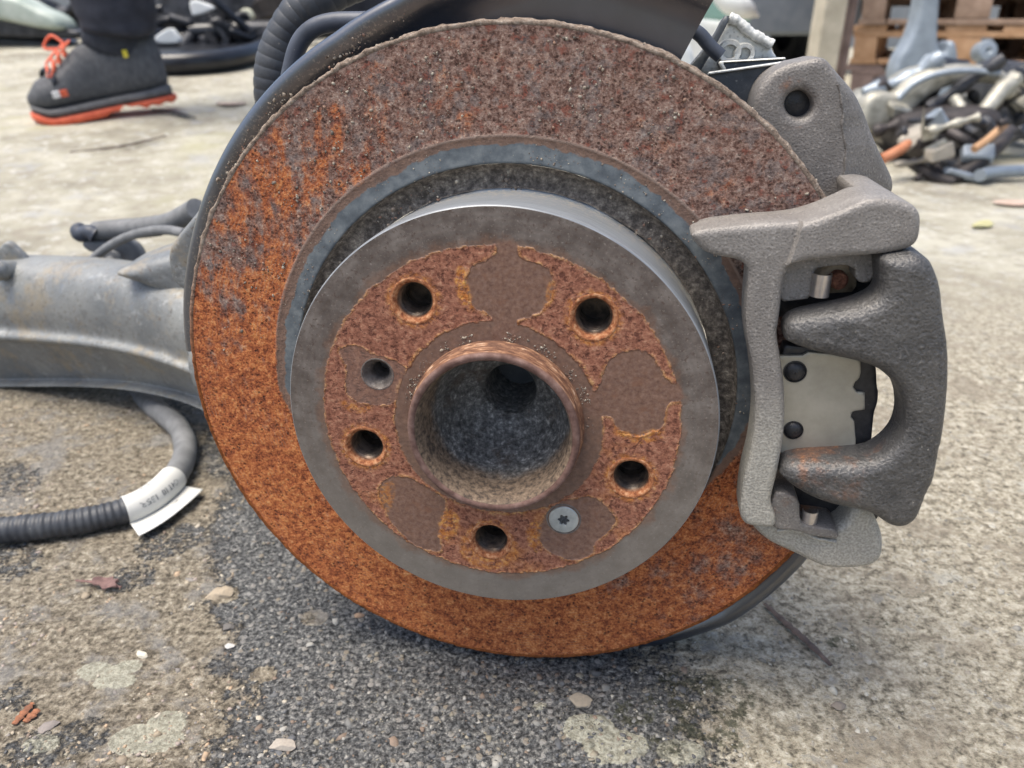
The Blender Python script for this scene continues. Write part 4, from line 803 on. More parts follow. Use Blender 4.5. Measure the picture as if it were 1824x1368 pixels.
lf = pillow('dead_leaf', [p_[:2] for p_ in [(-0.244, 0.0961, 0), (-0.2419, 0.1004, 0), (-0.2375, 0.0983, 0), (-0.2338, 0.1004, 0), (-0.2324, 0.0967, 0), (-0.227, 0.0951, 0), (-0.2295, 0.0924, 0), (-0.2255, 0.0893, 0), (-0.2317, 0.0898, 0), (-0.2347, 0.0878, 0), (-0.238, 0.0919, 0), (-0.2422, 0.0909, 0)]], .0042, .0034, .0003, .0012, M['deadleaf'], smooth=1, hf=lambda x, y: .0012 * np.sin(x * 300) + .0008 * np.sin(y * 420)); tag(lf, 'small brown lobed dead leaf on the sandy ground', 'leaf')
q = [(p_[0], p_[1], gz(p_[0], p_[1]) + .006) for p_ in [(-0.8384, 1.3, 0.0521), (-0.7821, 1.32, 0.0553), (-0.7376, 1.36, 0.0621), (-0.698, 1.42, 0.07)]]; strip('twig', q, .0022, 1, M['twig'], 'long thin reddish twig on the ground before the shoe', 'twig')
q = [(-0.8187, 1.66, 0.1449), (-0.7709, 1.64, 0.1393), (-0.6936, 1.58, 0.1317)]; q = [(p_[0], p_[1], gz(p_[0], p_[1]) + .008) for p_ in q]; strip('plastic_strip', q, .008, .5, M['darkplastic'], 'black plastic strip on the ground behind the shoe heel', 'strip')
simple('pinkleaf', (.42, .3, .24), (.52, .41, .34), 40, .8)
for q, lb in (((-0.667, 1.75, 0.1323), 'pale pink flat scrap on the ground left of the dust shield'), ((0.9281, 1.2, -0.0233), 'small orange scrap at the right edge of the ground')):
    o = pillow('paper_scrap', [(q[0] + .035 * math.cos(a_) * (1 + .3 * math.sin(3 * a_)), q[1] + .022 * math.sin(a_)) for a_ in np.linspace(0, C2, 11)[:-1]], gz(q[0], q[1]) + .006, gz(q[0], q[1]) + .003, .001, .006, M['pinkleaf'], smooth=1); tag(o, lb, 'scrap')
simple('yellowleaf', (.42, .4, .2), (.52, .49, .28), 40, .7)
q = (0.7752, 1.02, -0.0178); o = pillow('fallen_leaf', [(q[0] + .024 * math.cos(a_) * (1 + .2 * math.sin(2 * a_)), q[1] + .014 * math.sin(a_) + .01 * math.cos(a_)) for a_ in np.linspace(0, C2, 11)[:-1]], .007, .005, .001, .004, M['yellowleaf'], smooth=1, hf=lambda x, y: .003 * np.sin((x - y) * 120)); tag(o, 'pale yellow fallen leaf on the ground right of the caliper', 'leaf')

# ------------------------------------------------------------------ suspension arm and fittings left of the disc
TOP = [(-0.5256, 0.4, 0.1126), (-0.4754, 0.385, 0.1168), (-0.4268, 0.37, 0.121), (-0.3654, 0.345, 0.1261), (-0.3054, 0.315, 0.1301), (-0.2543, 0.285, 0.1297), (-0.2211, 0.26, 0.1247), (-0.1796, 0.225, 0.114)]
BEAD = [(-0.541, 0.395, 0.0501), (-0.489, 0.38, 0.0567), (-0.4395, 0.365, 0.0602), (-0.3764, 0.34, 0.0665), (-0.3147, 0.31, 0.072), (-0.2623, 0.28, 0.0726), (-0.2277, 0.255, 0.0719), (-0.1841, 0.22, 0.0697)]
LOW = [(-0.5616, 0.4, -0.007), (-0.5076, 0.385, 0.0009), (-0.4559, 0.37, 0.0076), (-0.3897, 0.345, 0.0193), (-0.3255, 0.315, 0.0292), (-0.2711, 0.285, 0.0335), (-0.2357, 0.26, 0.0324), (-0.1911, 0.225, 0.0291)]
secs = []
for T_, B_, W_ in zip(map(np.array, TOP), map(np.array, BEAD), map(np.array, LOW)):
    y0 = B_[1]; H_ = T_[2] - W_[2]; x0 = T_[0]; lerp = lambda a: W_[2] + (T_[2] - W_[2]) * a; bz = (B_[2] - W_[2]) / H_; e = .055
    pr = [(.03, 1.0), (.016, .995), (.005, .96), (-.003, .88), (-.007, .75), (-.008, .62), (-.006, bz + .09), (-.0065, bz + .045), (-.0115, bz + .03), (-.0125, bz), (-.0105, bz - .03), (-.004, bz - .045), (-.0015, bz - .1), (.006, .22), (.012, .10), (.0155, .03),
          (.017, .014), (.004, .006), (.0035, -.006), (.02, -.012), (.07, -.02), (.075, .1), (.075, .8), (.06, .96)]
    secs.append([(x0, y0 + dy, lerp(a)) for dy, a in pr])
arm = loft('suspension_arm', secs, M['arm'], None, sub=2, sharp=70)
arm.parent = HB; arm.matrix_parent_inverse = HB.matrix_world.inverted(); arm['label'] = 'weathered silver grey suspension arm with a raised seam'
def hang(o):
    o.parent = HB; o.matrix_parent_inverse = HB.matrix_world.inverted(); return o
def vert(name, outline, Yd, depth, rnd, res, mat, par=None, **kw):
    """a plate or casting standing upright, its face towards the viewer at depth Yd; outline in (x, z)"""
    o = pillow(name, outline, 0, -depth, rnd, res, mat, par, **kw); o.matrix_world = Matrix(((1, 0, 0, 0), (0, 0, -1, Yd), (0, 1, 0, 0), (0, 0, 0, 1))); return o
hang(vert('arm_saddle', [(-0.2951, 0.1353), (-0.2838, 0.1396), (-0.2683, 0.1448), (-0.2508, 0.1499), (-0.2339, 0.1524), (-0.2268, 0.1448), (-0.232, 0.1121), (-0.2443, 0.1143), (-0.258, 0.121), (-0.2755, 0.1284)], .285, .06, .010, .0028, M['arm'], amp=.0005))
hang(vert('shield_bracket', [(-0.1848, 0.1916), (-0.1786, 0.1995), (-0.1664, 0.2118), (-0.1566, 0.2224), (-0.1622, 0.1853), (-0.1714, 0.1667), (-0.1757, 0.1677), (-0.1815, 0.171), (-0.1855, 0.1769)], .140, .035, .003, .0022, M['arm']))
hang(tube('bracket_link', [(-.165, .160, .195), (-.12, .165, .18), (-.06, .17, .16), (.0, .17, .15)], .016, M['arm'], None, 24, 14))
hang(tube('arm_neck', [np.array((-0.2037, 0.25, 0.083)), np.array((-0.1701, 0.235, 0.0891)), (-.10, .2, .11), (-.03, .17, .125)], .034, M['arm'], None, 30, 18))
hang(vert('welded_flap', [(-0.4462, 0.1168), (-0.4358, 0.1292), (-0.4276, 0.1366), (-0.4232, 0.1351), (-0.4093, 0.1168), (-0.4142, 0.1088), (-0.4489, 0.1068)], .385, .006, .002, .004, M['arm'], smooth=1))
hang(tube('arm_stud', [np.array((-0.4207, 0.37, 0.1152)) + np.array((0, d_, -.3 * d_)) for d_ in (.03, .01, -.012, -.02, -.023)], .0085, M['arm'], None, 10, 20, rfun=lambda s, L_: .0085 * min(1, (L_ - s + .002) / .008)))
hang(tube('sensor_cable', [(-0.3861, 0.42, 0.1029), (-0.3741, 0.42, 0.1112), (-0.3567, 0.415, 0.1229), (-0.3301, 0.4, 0.1363), (-0.3027, 0.385, 0.1453), (-0.2795, 0.37, 0.1498), (-0.2578, 0.35, 0.1518)], .0040, M['greyrubber'], None, 50, 14))
hang(tube('wiring_conduit', [(-0.391, 0.47, 0.1251), (-0.3602, 0.455, 0.1308), (-0.3249, 0.43, 0.1382), (-0.2886, 0.4, 0.1496), (-0.2533, 0.37, 0.1675)], .0088, M['greyrubber'], None, 160, 16, rfun=lambda s, L_: .0088 + .0006 * (math.sin(s * 1500) if s < L_ * .6 else 0)))
mp = hang(vert('mount_plate', [(-0.404, 0.1167), (-0.3913, 0.1188), (-0.3703, 0.1172), (-0.3578, 0.1188), (-0.3494, 0.1123), (-0.3463, 0.1003), (-0.3519, 0.0876), (-0.3849, 0.0848), (-0.4, 0.0903), (-0.3885, 0.1042), (-0.4014, 0.1091)], .46, .010, .003, .003, M['greyrubber'], smooth=1))
hang(tube('mount_clamp', [(-0.4087, 0.47, 0.1272), (-0.4027, 0.465, 0.1241), (-0.3932, 0.46, 0.1274), (-0.3875, 0.46, 0.1242)], .009, M['bluerubber'], None, 24, 12, rfun=lambda s, L_: .0075 + .0012 * math.sin(s * 260)))
o = lathe('mount_bolt', [(.0002, .009), (.0035, .009), (.0042, .007), (.0044, .003), (.0085, .0026), (.009, .001), (.009, -.002)], 24, M['greyrubber']); o.location = (-0.3724, 0.452, 0.1025); o.rotation_euler = (R(90), 0, 0); hang(o)
hang(tube('clamp_strap', [(-0.4328, 0.45, 0.0987), (-0.4196, 0.45, 0.1009), (-0.4069, 0.45, 0.1052)], .004, M['bluerubber'], None, 12, 8, flat=.4))

# ------------------------------------------------------------------ wiring conduit on the ground with its label
RC = .0088
cp = spline([(a_[0], a_[1], RC + .0006) for a_ in [(-0.3677, 0.1307, 0.009), (-0.3423, 0.1356, 0.009), (-0.323, 0.1394, 0.009), (-0.2968, 0.1445, 0.009), (-0.2713, 0.1523, 0.009), (-0.2486, 0.1665, 0.009), (-0.2382, 0.1902, 0.009), (-0.2373, 0.2216, 0.009), (-0.2458, 0.2537, 0.009), (-0.2627, 0.285, 0.009), (-0.285, 0.3097, 0.009)]] + [(-0.3432, 0.385, -0.006), (-0.3835, 0.42, 0.0017), (-0.4169, 0.44, 0.017)], 420)
T3, N3, B3 = frames(cp); s3 = np.r_[0, np.cumsum(np.linalg.norm(np.diff(cp, axis=0), axis=1))]
iA = int(np.argmin(np.linalg.norm(cp - np.array([(-0.2531, 0.163, 0.009)][0]), axis=1))); iB = int(np.argmin(np.linalg.norm(cp - np.array([(-0.2379, 0.2048, 0.009)][0]), axis=1)))
WH = empty('wiring_harness', cp[iA] * (1, 1, 0), 0, label='grey corrugated wiring conduit curving over the ground with a white paper label', cat='wiring harness')
def rel(o): o.parent = WH; o.matrix_parent_inverse = Matrix.Translation(-Vector(cp[iA] * (1, 1, 0))); return o
cor = spline(cp[:iA + 6], 700)
rel(tube('corrugated_sleeve', cor, RC, M['rubber'], None, raw=True, seg=24, rfun=lambda s, L_: RC * (.98 + .035 * math.sin(s * 1350 + 2.2 * math.sin(s * 61)) + .022 * math.sin(s * 610 + 3 * math.sin(s * 37)) + .02 * math.sin(s * 211 + 1))))
rel(tube('taped_sleeve', cp[iA:], RC * .98, M['greyrubber'], None, raw=True, seg=24, rfun=lambda s, L_: RC * (.95 + .04 * ((s * 92 + .3 * math.sin(s * 50)) % 1) + .02 * math.sin(s * 140))))
RL = RC * 1.09; ns = iB - iA
V = []; F = []; na_ = 26
a_lo, a_hi = R(-150), R(128)                               # round the conduit, then off it as a flag
def lab(i, a, off=0.0):
    return cp[i] + N3[i] * math.cos(a) * (RL + off) + side[i] * math.sin(a) * (RL + off)
side = np.array([b if b @ np.array((.4, -1, 0)) > 0 else -b for b in B3])
AN = np.linspace(a_lo, a_hi, na_); fl = np.linspace(.0012, .0215, 10)
def flag(i, d, off=0.0):
    u = (i - iA) / max(1, ns); base = lab(i, a_hi, off); out = side[i] * .93 + np.array((0, 0, -.12)); w_ = d * (1.05 - .25 * u)
    return base + out * w_ + np.array((0, 0, .16 * w_ + .0022 * math.sin(u * 3) * (d / .017))) + T3[i] * (-.35 * w_ * u)
rows = []
for i in range(iA, iB + 1):
    rows.append([lab(i, a) for a in AN] + [flag(i, d) for d in fl])
rows = np.array(rows); rows[:, :, 2] = np.maximum(rows[:, :, 2], .0018)
m_ = rows.shape[1]; V = list(rows.reshape(-1, 3)); F = [(i * m_ + k, i * m_ + k + 1, (i + 1) * m_ + k + 1, (i + 1) * m_ + k) for i in range(len(rows) - 1) for k in range(m_ - 1)]
me = mesh('paper_label', V, F); lb = rel(link('paper_label', me, None, M['paper'])); md = lb.modifiers.new('thickness', 'SOLIDIFY'); md.thickness = .0003; md.offset = 1
lb['label'] = 'white paper label wrapped round the conduit, printed with upside down characters'
def print_on(txt, size, a_mid, i_mid, parent, onflag=False):
    cu = bpy.data.curves.new('printed_code', 'FONT'); cu.body = txt; cu.size = size; cu.align_x = 'CENTER'; cu.align_y = 'CENTER'; cu.resolution_u = 2
    tmp = bpy.data.objects.new('printed_code', cu); COL.objects.link(tmp); dg = bpy.context.evaluated_depsgraph_get(); me = bpy.data.meshes.new_from_object(tmp.evaluated_get(dg))
    bpy.data.objects.remove(tmp); bm = bmesh.new(); bm.from_mesh(me); bmesh.ops.triangulate(bm, faces=bm.faces); bmesh.ops.subdivide_edges(bm, edges=[e for e in bm.edges if e.calc_length() > size * .25], cuts=1); bm.to_mesh(me); bm.free()
    c = coords(me); out = []
    sm = s3[i_mid]
    for u, v, _ in c:                                       # reading direction runs back towards the viewer's left, so the print stands on its head
        i = int(np.clip(np.searchsorted(s3, sm - u), iA, iB)); 
        if onflag: p_ = flag(i, .008 + v) + np.array((0, 0, .0006))
        else: p_ = lab(i, a_mid + v / RL, .00055)
        out.append(p_)
    setcoords(me, np.array(out)); me.materials.append(M['ink']); o = rel(link('printed_code', me, None, None, False)); o.parent = lb; o.matrix_parent_inverse = Matrix.Identity(4); return o
print_on('C4T101155R', .0056, R(62), (iA + iB) // 2, lb)
print_on('84.55', .0030, 0, (iA + iB) // 2 + 6, lb, True)
print_on('-  =  = ', .0050, R(-8), (iA + iB) // 2 - 4, lb)
# --- corrugated hose rising behind the disc
hp = spline([(-0.078, 0.17, 0.1735), (-0.1089, 0.18, 0.2211), (-0.1273, 0.19, 0.2545), (-0.1297, 0.19, 0.2668), (-0.127, 0.19, 0.2847), (-0.1206, 0.19, 0.2992), (-0.1099, 0.19, 0.312), (-0.0952, 0.19, 0.3212), (-0.0779, 0.2, 0.3303), (-0.0549, 0.22, 0.3426)] + [(-.02, .29, .425), (.06, .36, .365), (.1, .46, .2), (.12, .56, .04), (.14, .68, .0125), (.17, .80, .0125)], 900)
ho = tube('corrugated_hose', hp, .0105, M['rubber'], None, raw=True, seg=26, rfun=lambda s, L_: .0104 * (1 + .045 * (abs(math.sin(s * 500 + 1.6 * math.sin(s * 43))) ** .5) + .03 * math.sin(s * 171 + 2 * math.sin(s * 29))))
tag(ho, 'thick dark corrugated hose rising behind the upper left of the disc', 'hose')
# --- dust, grit and crumbs sitting on the upper ledges of the assembly
Pd, sz = [], []
def ring_grit(n, r0, r1, z0, z1, a0, a1, s0=.00022, s1=.0005):
    a = rng.uniform(a0, a1, n) + .1 * rng.normal(size=n); cl = fbm(np.c_[np.cos(a), np.sin(a)], 9, 3, int(n)); k = rng.uniform(0, 1, n) < np.clip(.3 + 1.6 * cl, .02, 1); a = a[k]; n = len(a)
    r = rng.uniform(r0, r1, n); Pd.append(np.c_[r * np.cos(a), r * np.sin(a) , rng.uniform(z0, z1, n)]); sz.append(s0 + s1 * rng.uniform(0, 1, n) ** 5)
ring_grit(950, .0885, .0960, -.0425, -.037, R(15), R(165), .0002, .0008)
ring_grit(900, .0995, .1085, -.0351, -.0349, R(-5), R(170), .0002, .0004)
ring_grit(2600, .112, .1495, -.0350, -.0347, R(20), R(165), .0002, .0007)
ring_grit(900, .0362, .040, -.0002, .0002, R(5), R(170), .0002, .0005)
ring_grit(1500, .1515, .1529, -.045, -.0356, R(25), R(155), .0003, .0007)
ring_grit(800, .157, .1635, -.0595, -.0572, R(116), R(165), .0003, .0007)
Pd = np.vstack(Pd); sz = np.concatenate(sz); pal = np.array([(.33, .28, .22), (.42, .38, .31), (.22, .18, .145), (.28, .17, .12), (.13, .11, .09)])
o = stones('dirt_grains', Pd, sz, pal[rng.integers(0, 5, len(Pd))], M['stone'], HB, (.5, 1), .35, OFF); o['kind'] = 'stuff'

# ------------------------------------------------------------------ yard behind: scrap parts, person, pallets, cars
simple('trouser_cloth', (.012, .015, .026), (.028, .032, .048), 30, .85, 0, .4, .003, bs=60)
simple('shoe_grey', (.06, .063, .07), (.1, .104, .112), 90, .8, 0, .3, .001, bs=500)
simple('shoe_dark', (.018, .022, .033), (.03, .035, .048), 90, .85, 0, .3, .001, bs=500)
simple('orange_rubber', (.62, .1, .045), (.75, .15, .07), 60, .6)
simple('white_print', (.7, .7, .7), (.8, .8, .8), 60, .6)
simple('yellow_print', (.6, .5, .03), (.7, .6, .06), 60, .6)
simple('midsole', (.08, .083, .085), (.13, .13, .135), 60, .7)
simple('skin', (.42, .26, .19), (.5, .32, .24), 20, .55)
simple('hair', (.03, .02, .015), (.06, .04, .03), 200, .6)
simple('gloss_black', (.008, .01, .014), (.016, .018, .024), 30, .28, 0, .1, .002)
simple('tyre_rubber', (.014, .015, .018), (.03, .031, .034), 60, .7, 0, .4, .003)
simple('dark_metal', (.02, .022, .027), (.07, .072, .08), 30, .45, .3, .4, .003)
simple('brown_metal', (.022, .02, .021), (.07, .06, .058), 30, .55, .3, .5, .003)
simple('sill_paint', (.3, .36, .31), (.5, .55, .49), 14, .45, 0, .2, .003)
simple('white_paint', (.7, .73, .72), (.8, .82, .81), 10, .35)
simple('grey_paint', (.2, .235, .27), (.26, .295, .33), 10, .3, .3)
simple('orange_rust', (.36, .12, .05), (.5, .22, .12), 30, .8)
simple('cast_alloy', (.25, .24, .2), (.5, .48, .41), 30, .45, .35, .4, .003)
simple('grey_alloy', (.26, .3, .34), (.36, .41, .46), 14, .5, .4, .3, .003)
simple('tan_alloy', (.33, .3, .25), (.45, .41, .35), 14, .6, .2)
simple('pallet_wood', (.22, .145, .1), (.36, .255, .19), 14, .8, 0, .5, .003, bs=80)
simple('pallet_wood_grey', (.18, .125, .105), (.29, .21, .18), 14, .85, 0, .5, .003, bs=80)
simple('pallet_wood_orange', (.36, .2, .1), (.5, .31, .18), 14, .8, 0, .5, .003, bs=80)
simple('post_wood', (.38, .34, .26), (.52, .47, .37), 14, .85, 0, .4, .003, bs=80)
simple('red_reflector', (.5, .015, .03), (.6, .03, .05), 30, .2)
simple('wall_sheet', (.16, .18, .2), (.24, .26, .28), 2, .6)
tg = NT('green_glass'); M['glass'] = tg.done((.25, .42, .38), .08, 0, None, .6)

# --- person walking: dark trousers, work shoe with orange sole and laces
PF = Vector((-0.9401, 1.62, 0.105)); PF.z = gz(PF.x, PF.y)
PE = empty('person', PF, 0, label='person in dark trousers and grey work shoes with orange soles, stepping with one heel raised', cat='person')
sh_m = Matrix.Translation(PF) @ Matrix.Rotation(R(206), 4, 'Z') @ Matrix.Rotation(R(9), 4, 'Y') @ Matrix.Diagonal((.98, 1.08, 1.3, 1))     # toe points to the left, heel lifted
def foot(Mx, first=True):
    LN = .305; secs, sole, rub = [], [], []
    for s_ in np.linspace(0, 1, 22):
        x = (s_ - .62) * LN; ew = math.sqrt(max(0, 1 - ((s_ - .5) / .505) ** 6))
        wd = (.036 + .014 * sstep(.45, .75, s_) - .004 * sstep(.25, .45, s_) * sstep(.6, .4, s_)) * ew; wd = max(float(wd), .004)
        top = float(.116 - .004 * sstep(.3, 0, s_) - .040 * sstep(.50, .84, s_) - .026 * sstep(.86, 1.0, s_) ** 1.5); bz = .024 + .012 * float(sstep(.88, 1.0, s_)) + .004 * float(sstep(.2, 0, s_))
        lp = []
        for a in np.linspace(0, C2, 20, endpoint=False):
            cx, cz = math.cos(a), math.sin(a); ww = wd * (1 if cz < 0 else (1 - .38 * cz ** 1.5)); lp.append((x, ww * np.sign(cx) * abs(cx) ** .7, bz + (top - bz) * (.5 + .5 * np.sign(cz) * abs(cz) ** .75)))
        secs.append(lp); w2 = wd + .006; b0 = .010 + .014 * float(sstep(.86, 1.0, s_)); 
        sole.append([(x, w2, b0), (x, w2 + .001, b0 + .012), (x, w2 - .003, bz + .004), (x, -w2 + .003, bz + .004), (x, -w2 - .001, b0 + .012), (x, -w2, b0)])
        c0 = .000 + .012 * float(sstep(.84, 1.0, s_)) + (.004 if int(s_ * 44) % 4 == 0 else 0); ar = .008 * float(np.exp(-((s_ - .36) / .07) ** 2))
        rub.append([(x * 1.015, w2 + .002, b0 + .002), (x * 1.015, w2, c0 + ar), (x * 1.015, -w2, c0 + ar), (x * 1.015, -w2 - .002, b0 + .002)])
    up = loft('shoe', secs, M['shoe_grey'], None, sub=1)
    if first: up['label'] = 'grey and black work shoe with orange laces and an orange rubber sole'
    ml = loft('midsole', sole, M['midsole'], up, sub=1); rb = loft('outsole', rub, M['orange_rubber'], up)
    cl = loft('shoe_collar', [[(-.088 - .02 * k + rr5 * math.cos(a) * 1.3, rr5 * .82 * math.sin(a), .080 + .085 * k + (.02 * math.cos(a) if k < .5 else 0)) for a in np.linspace(0, C2, 20, endpoint=False)] for k, rr5 in ((0, .047), (.35, .047), (.7, .045), (1, .047))], M['shoe_dark'], up, sub=1)
    for i in range(4):
        xx, zz = .004 + .015 * i, .113 - .009 * i
        tube('shoelace', [(xx, -.026, zz - .012), (xx + .004, -.012, zz + .002), (xx + .002, .012, zz + .003), (xx + .006, .026, zz - .012)], .0032, M['orange_rubber'], up, 14, 8)
    tube('lace_bow', [(.0, -.004, .118), (.022, -.03, .134), (.045, -.034, .118), (.02, -.008, .113)], .0026, M['orange_rubber'], up, 18, 8)
    tube('lace_bow', [(.0, .004, .118), (-.01, .035, .122), (.02, .045, .104), (.05, .044, .075)], .0022, M['orange_rubber'], up, 18, 8)
    tube('lace_stripe', [(.006, 0, .118), (.03, 0, .107), (.052, 0, .094)], .0055, M['orange_rubber'], up, 14, 8, flat=.4)
    for nme, mt_, xa in (('toe_mark', 'white_print', .052), ('toe_mark', 'orange_rubber', .036)):
        box(nme, (xa, .0485, .048), (.015, .003, .011), M[mt_], up, .0008, (R(-12), 0, R(4)))
    box('heel_tag', (-.112, .040, .09), (.010, .004, .012), M['yellow_print'], up, .0008, (0, 0, R(-14)))
    loft('toe_seam', [[(.052 + .012 * math.cos(k * 3.14 / 12), -.046 + .0077 * k, .066 + .022 * math.sin(k * 3.14 / 12) + q) for q in (0, .004)] + [(.064 + .012 * math.cos(k * 3.14 / 12), -.046 + .0077 * k, .062 + .022 * math.sin(k * 3.14 / 12) + q) for q in (.004, 0)] for k in range(13)], M['shoe_dark'], up)
    up.matrix_world = Mx; return up
fa = foot(sh_m); fa.parent = PE; fa.matrix_parent_inverse = Matrix.Translation(-PF)
M2 = Matrix.Translation(PF + Vector((.52, .36, .0))) @ Matrix.Rotation(R(198), 4, 'Z')
fb = foot(M2, False); fb.parent = PE; fb.matrix_parent_inverse = Matrix.Translation(-PF)
def skin(name, chain, edges, mat, parent, root=0, sub=2):
    me = bpy.data.meshes.new(name); me.from_pydata([c_[:3] for c_ in chain], edges, []); o = link(name, me, parent, mat, False)
    md = o.modifiers.new('skin', 'SKIN'); sv = me.skin_vertices[0].data
    for v, c_ in zip(sv, chain): v.radius = (c_[3], c_[4] if len(c_) > 4 else c_[3])
    sv[root].use_root = True; md.use_smooth_shade = True; s2 = o.modifiers.new('sub', 'SUBSURF'); s2.levels = sub; s2.render_levels = sub; return o
a1 = np.array(sh_m @ Vector((-.10, 0, .125))) - PF; a2 = np.array(M2 @ Vector((-.12, 0, .115))) - PF
pel = np.array((.34, .10, .93)); kn1 = a1 * .5 + pel * .5 + np.array((-.10, -.04, -.02)); kn2 = a2 * .5 + pel * .5 + np.array((-.02, -.02, .02))
h1, h2 = pel + (-.02, -.09, -.06), pel + (.02, .09, -.06)
ch = [(*pel, .15, .12), (*h1, .105), (*kn1, .092), (*(kn1 * .45 + a1 * .55), .088), (*(a1 * .85 + kn1 * .15 + np.array((0, 0, -.01))), .084), (*h2, .105), (*kn2, .092), (*(kn2 * .45 + a2 * .55), .088), (*(a2 * .85 + kn2 * .15), .084)]
tr = skin('trousers', ch, [(0, 1), (1, 2), (2, 3), (3, 4), (0, 5), (5, 6), (6, 7), (7, 8)], M['trouser_cloth'], PE)
for ax_, kx_ in ((a1, kn1), (a2, kn2)):                       # loose folded hems over the shoe collars
    d = (kx_ - ax_) / np.linalg.norm(kx_ - ax_); secs = []
    for k, rr6 in ((-.012, .066), (.004, .074), (.022, .070), (.036, .078), (.060, .074), (.085, .084), (.12, .080), (.17, .086), (.24, .084)):
        c0 = ax_ + d * k + np.array((.012, 0, 0)); secs.append([(c0[0] + rr6 * (1 + .1 * math.sin(3 * a + k * 40)) * 1.12 * math.cos(a), c0[1] + rr6 * math.sin(a) * .9, c0[2] + .006 * math.sin(2 * a + k * 60)) for a in np.linspace(0, C2, 26, endpoint=False)])
    hm = loft('trouser_hem', secs, M['trouser_cloth'], tr, sub=1)
chest = pel + (-.05, -.01, .45); nk = chest + (-.02, 0, .16)
ch = [(*chest, .15, .11), (*(pel + (0, 0, .04)), .16, .12), (*(pel * .5 + chest * .5), .15, .11), (*nk, .07)]
ed = [(0, 2), (2, 1), (0, 3)]
for sgn in (-1, 1):
    s0_ = chest + np.array((.0, .19 * sgn, .09)); e0 = s0_ + np.array((.04, .06 * sgn, -.30)); w0 = e0 + np.array((-.12, -.01 * sgn, -.22)); k = len(ch)
    ch += [(*s0_, .068), (*e0, .052), (*w0, .042)]; ed += [(0, k), (k, k + 1), (k + 1, k + 2)]
skin('jacket', ch, ed, M['trouser_cloth'], PE)
hd = nk + np.array((-.02, 0, .17))
ch = [(*(nk + (0, 0, -.02)), .056), (*(nk + (0, 0, .06)), .055), (*hd, .085, .10), (*(hd + (-.012, 0, .09)), .065)]; ed = [(0, 1), (1, 2), (2, 3)]
head = skin('head', ch, ed, M['skin'], PE)
hr = skin('hair', [(*(hd + (.02, 0, .04)), .088), (*(hd + (.0, 0, .10)), .075)], [(0, 1)], M['hair'], head)
for sgn in (-1, 1):
    s0_ = chest + np.array((.0, .19 * sgn, .09)); w0 = s0_ + np.array((.04, .06 * sgn, -.30)) + np.array((-.12, -.01 * sgn, -.22)); pm = w0 + np.array((-.02, 0, -.07))
    ch = [(*w0, .03), (*pm, .036, .016)]; ed = [(0, 1)]
    for q, ln in zip((-.026, -.009, .009, .026), (.058, .068, .063, .05)):
        k = len(ch); ch += [(*(pm + (q, 0, -.03)), .0095), (*(pm + (q * 1.1, .008 * -sgn, -.03 - ln * .55)), .0088), (*(pm + (q * 1.1, .022 * -sgn, -.03 - ln)), .0075)]; ed += [(1, k), (k, k + 1), (k + 1, k + 2)]
    k = len(ch); ch += [(*(pm + (-.04, -.006 * sgn, -.005)), .0105), (*(pm + (-.05, -.016 * sgn, -.04)), .009)]; ed += [(1, k), (k, k + 1)]
    skin('hand', ch, ed, M['skin'], PE, sub=1)

# --- left: scrap behind the person
def ring_tube(name, c, rx, ry, rad, mat, tilt=0, par=None, flat=1.0, n=60, sq=2.6):
    P = [(c[0] + rx * np.sign(math.cos(a)) * abs(math.cos(a)) ** (2 / sq), c[1] + ry * np.sign(math.sin(a)) * abs(math.sin(a)) ** (2 / sq), c[2]) for a in np.linspace(0, C2, n + 1)]
    return tube(name, np.array(P), rad, mat, par, raw=True, seg=14, flat=flat)
def drop(px, py, Y, h=0.0):
    return None
gl = lambda x, y, h=0.0: (x, y, gz(x, y) + h)
q = np.array((-1.0303, 2.5, 0.194)); RG = [(q[0] + .25 * np.sign(math.cos(a)) * abs(math.cos(a)) ** .7, q[1] + .33 * np.sign(math.sin(a)) * abs(math.sin(a)) ** .7) for a in np.linspace(0, C2, 71)]
o = tube('rubber_ring', np.array([gl(a_, b_, .03) for a_, b_ in RG]), .030, M['gloss_black'], None, raw=True, seg=14)
tr_ = pillow('ring_tray', RG[:-1], 0, -.004, .002, .04, M['gloss_black'], o, smooth=0, hf=lambda x, y: terrain(x, y) + .012)
tag(o, 'black glossy oval rubber ring lying flat on the ground behind the shoe', 'rubber ring')
q = np.array((-1.6513, 2.7, 0.2707)); sl_ = empty('door_sill', gl(q[0], q[1]), 0, label='pale green grey car sill panel lying left of the leg', cat='car part')
o = vert('sill_panel', [(-1.9778, 0.4493), (-1.8041, 0.4076), (-1.6601, 0.3874), (-1.6029, 0.3535), (-1.5532, 0.333), (-1.527, 0.3158), (-1.5129, 0.2777), (-1.6091, 0.2882), (-1.7167, 0.3124), (-1.863, 0.3296), (-2.0107, 0.3399)], 2.7, .12, .02, .012, M['sill_paint']); o.parent = sl_; o.matrix_parent_inverse = Matrix.Translation(-Vector(gl(q[0], q[1])))
o = vert('sill_flange', [(-2.0189, 0.3573), (-1.7255, 0.3228), (-1.5252, 0.2845), (-1.4695, 0.2775), (-1.4829, 0.2599), (-1.5524, 0.2493), (-2.045, 0.2705)], 2.74, .1, .01, .012, M['dark_metal']); o.parent = sl_; o.matrix_parent_inverse = Matrix.Translation(-Vector(gl(q[0], q[1])))
o = vert('sill_support', [(-2.0711, 0.2736), (-1.5722, 0.2521), (-1.5373, 0.2342), (-1.5476, 0.2053), (-1.6646, 0.1907), (-2.096, 0.1907)], 2.78, .3, .01, .014, M['gloss_black'], amp=.004, ascale=12); o.parent = sl_; o.matrix_parent_inverse = Matrix.Translation(-Vector(gl(q[0], q[1])))

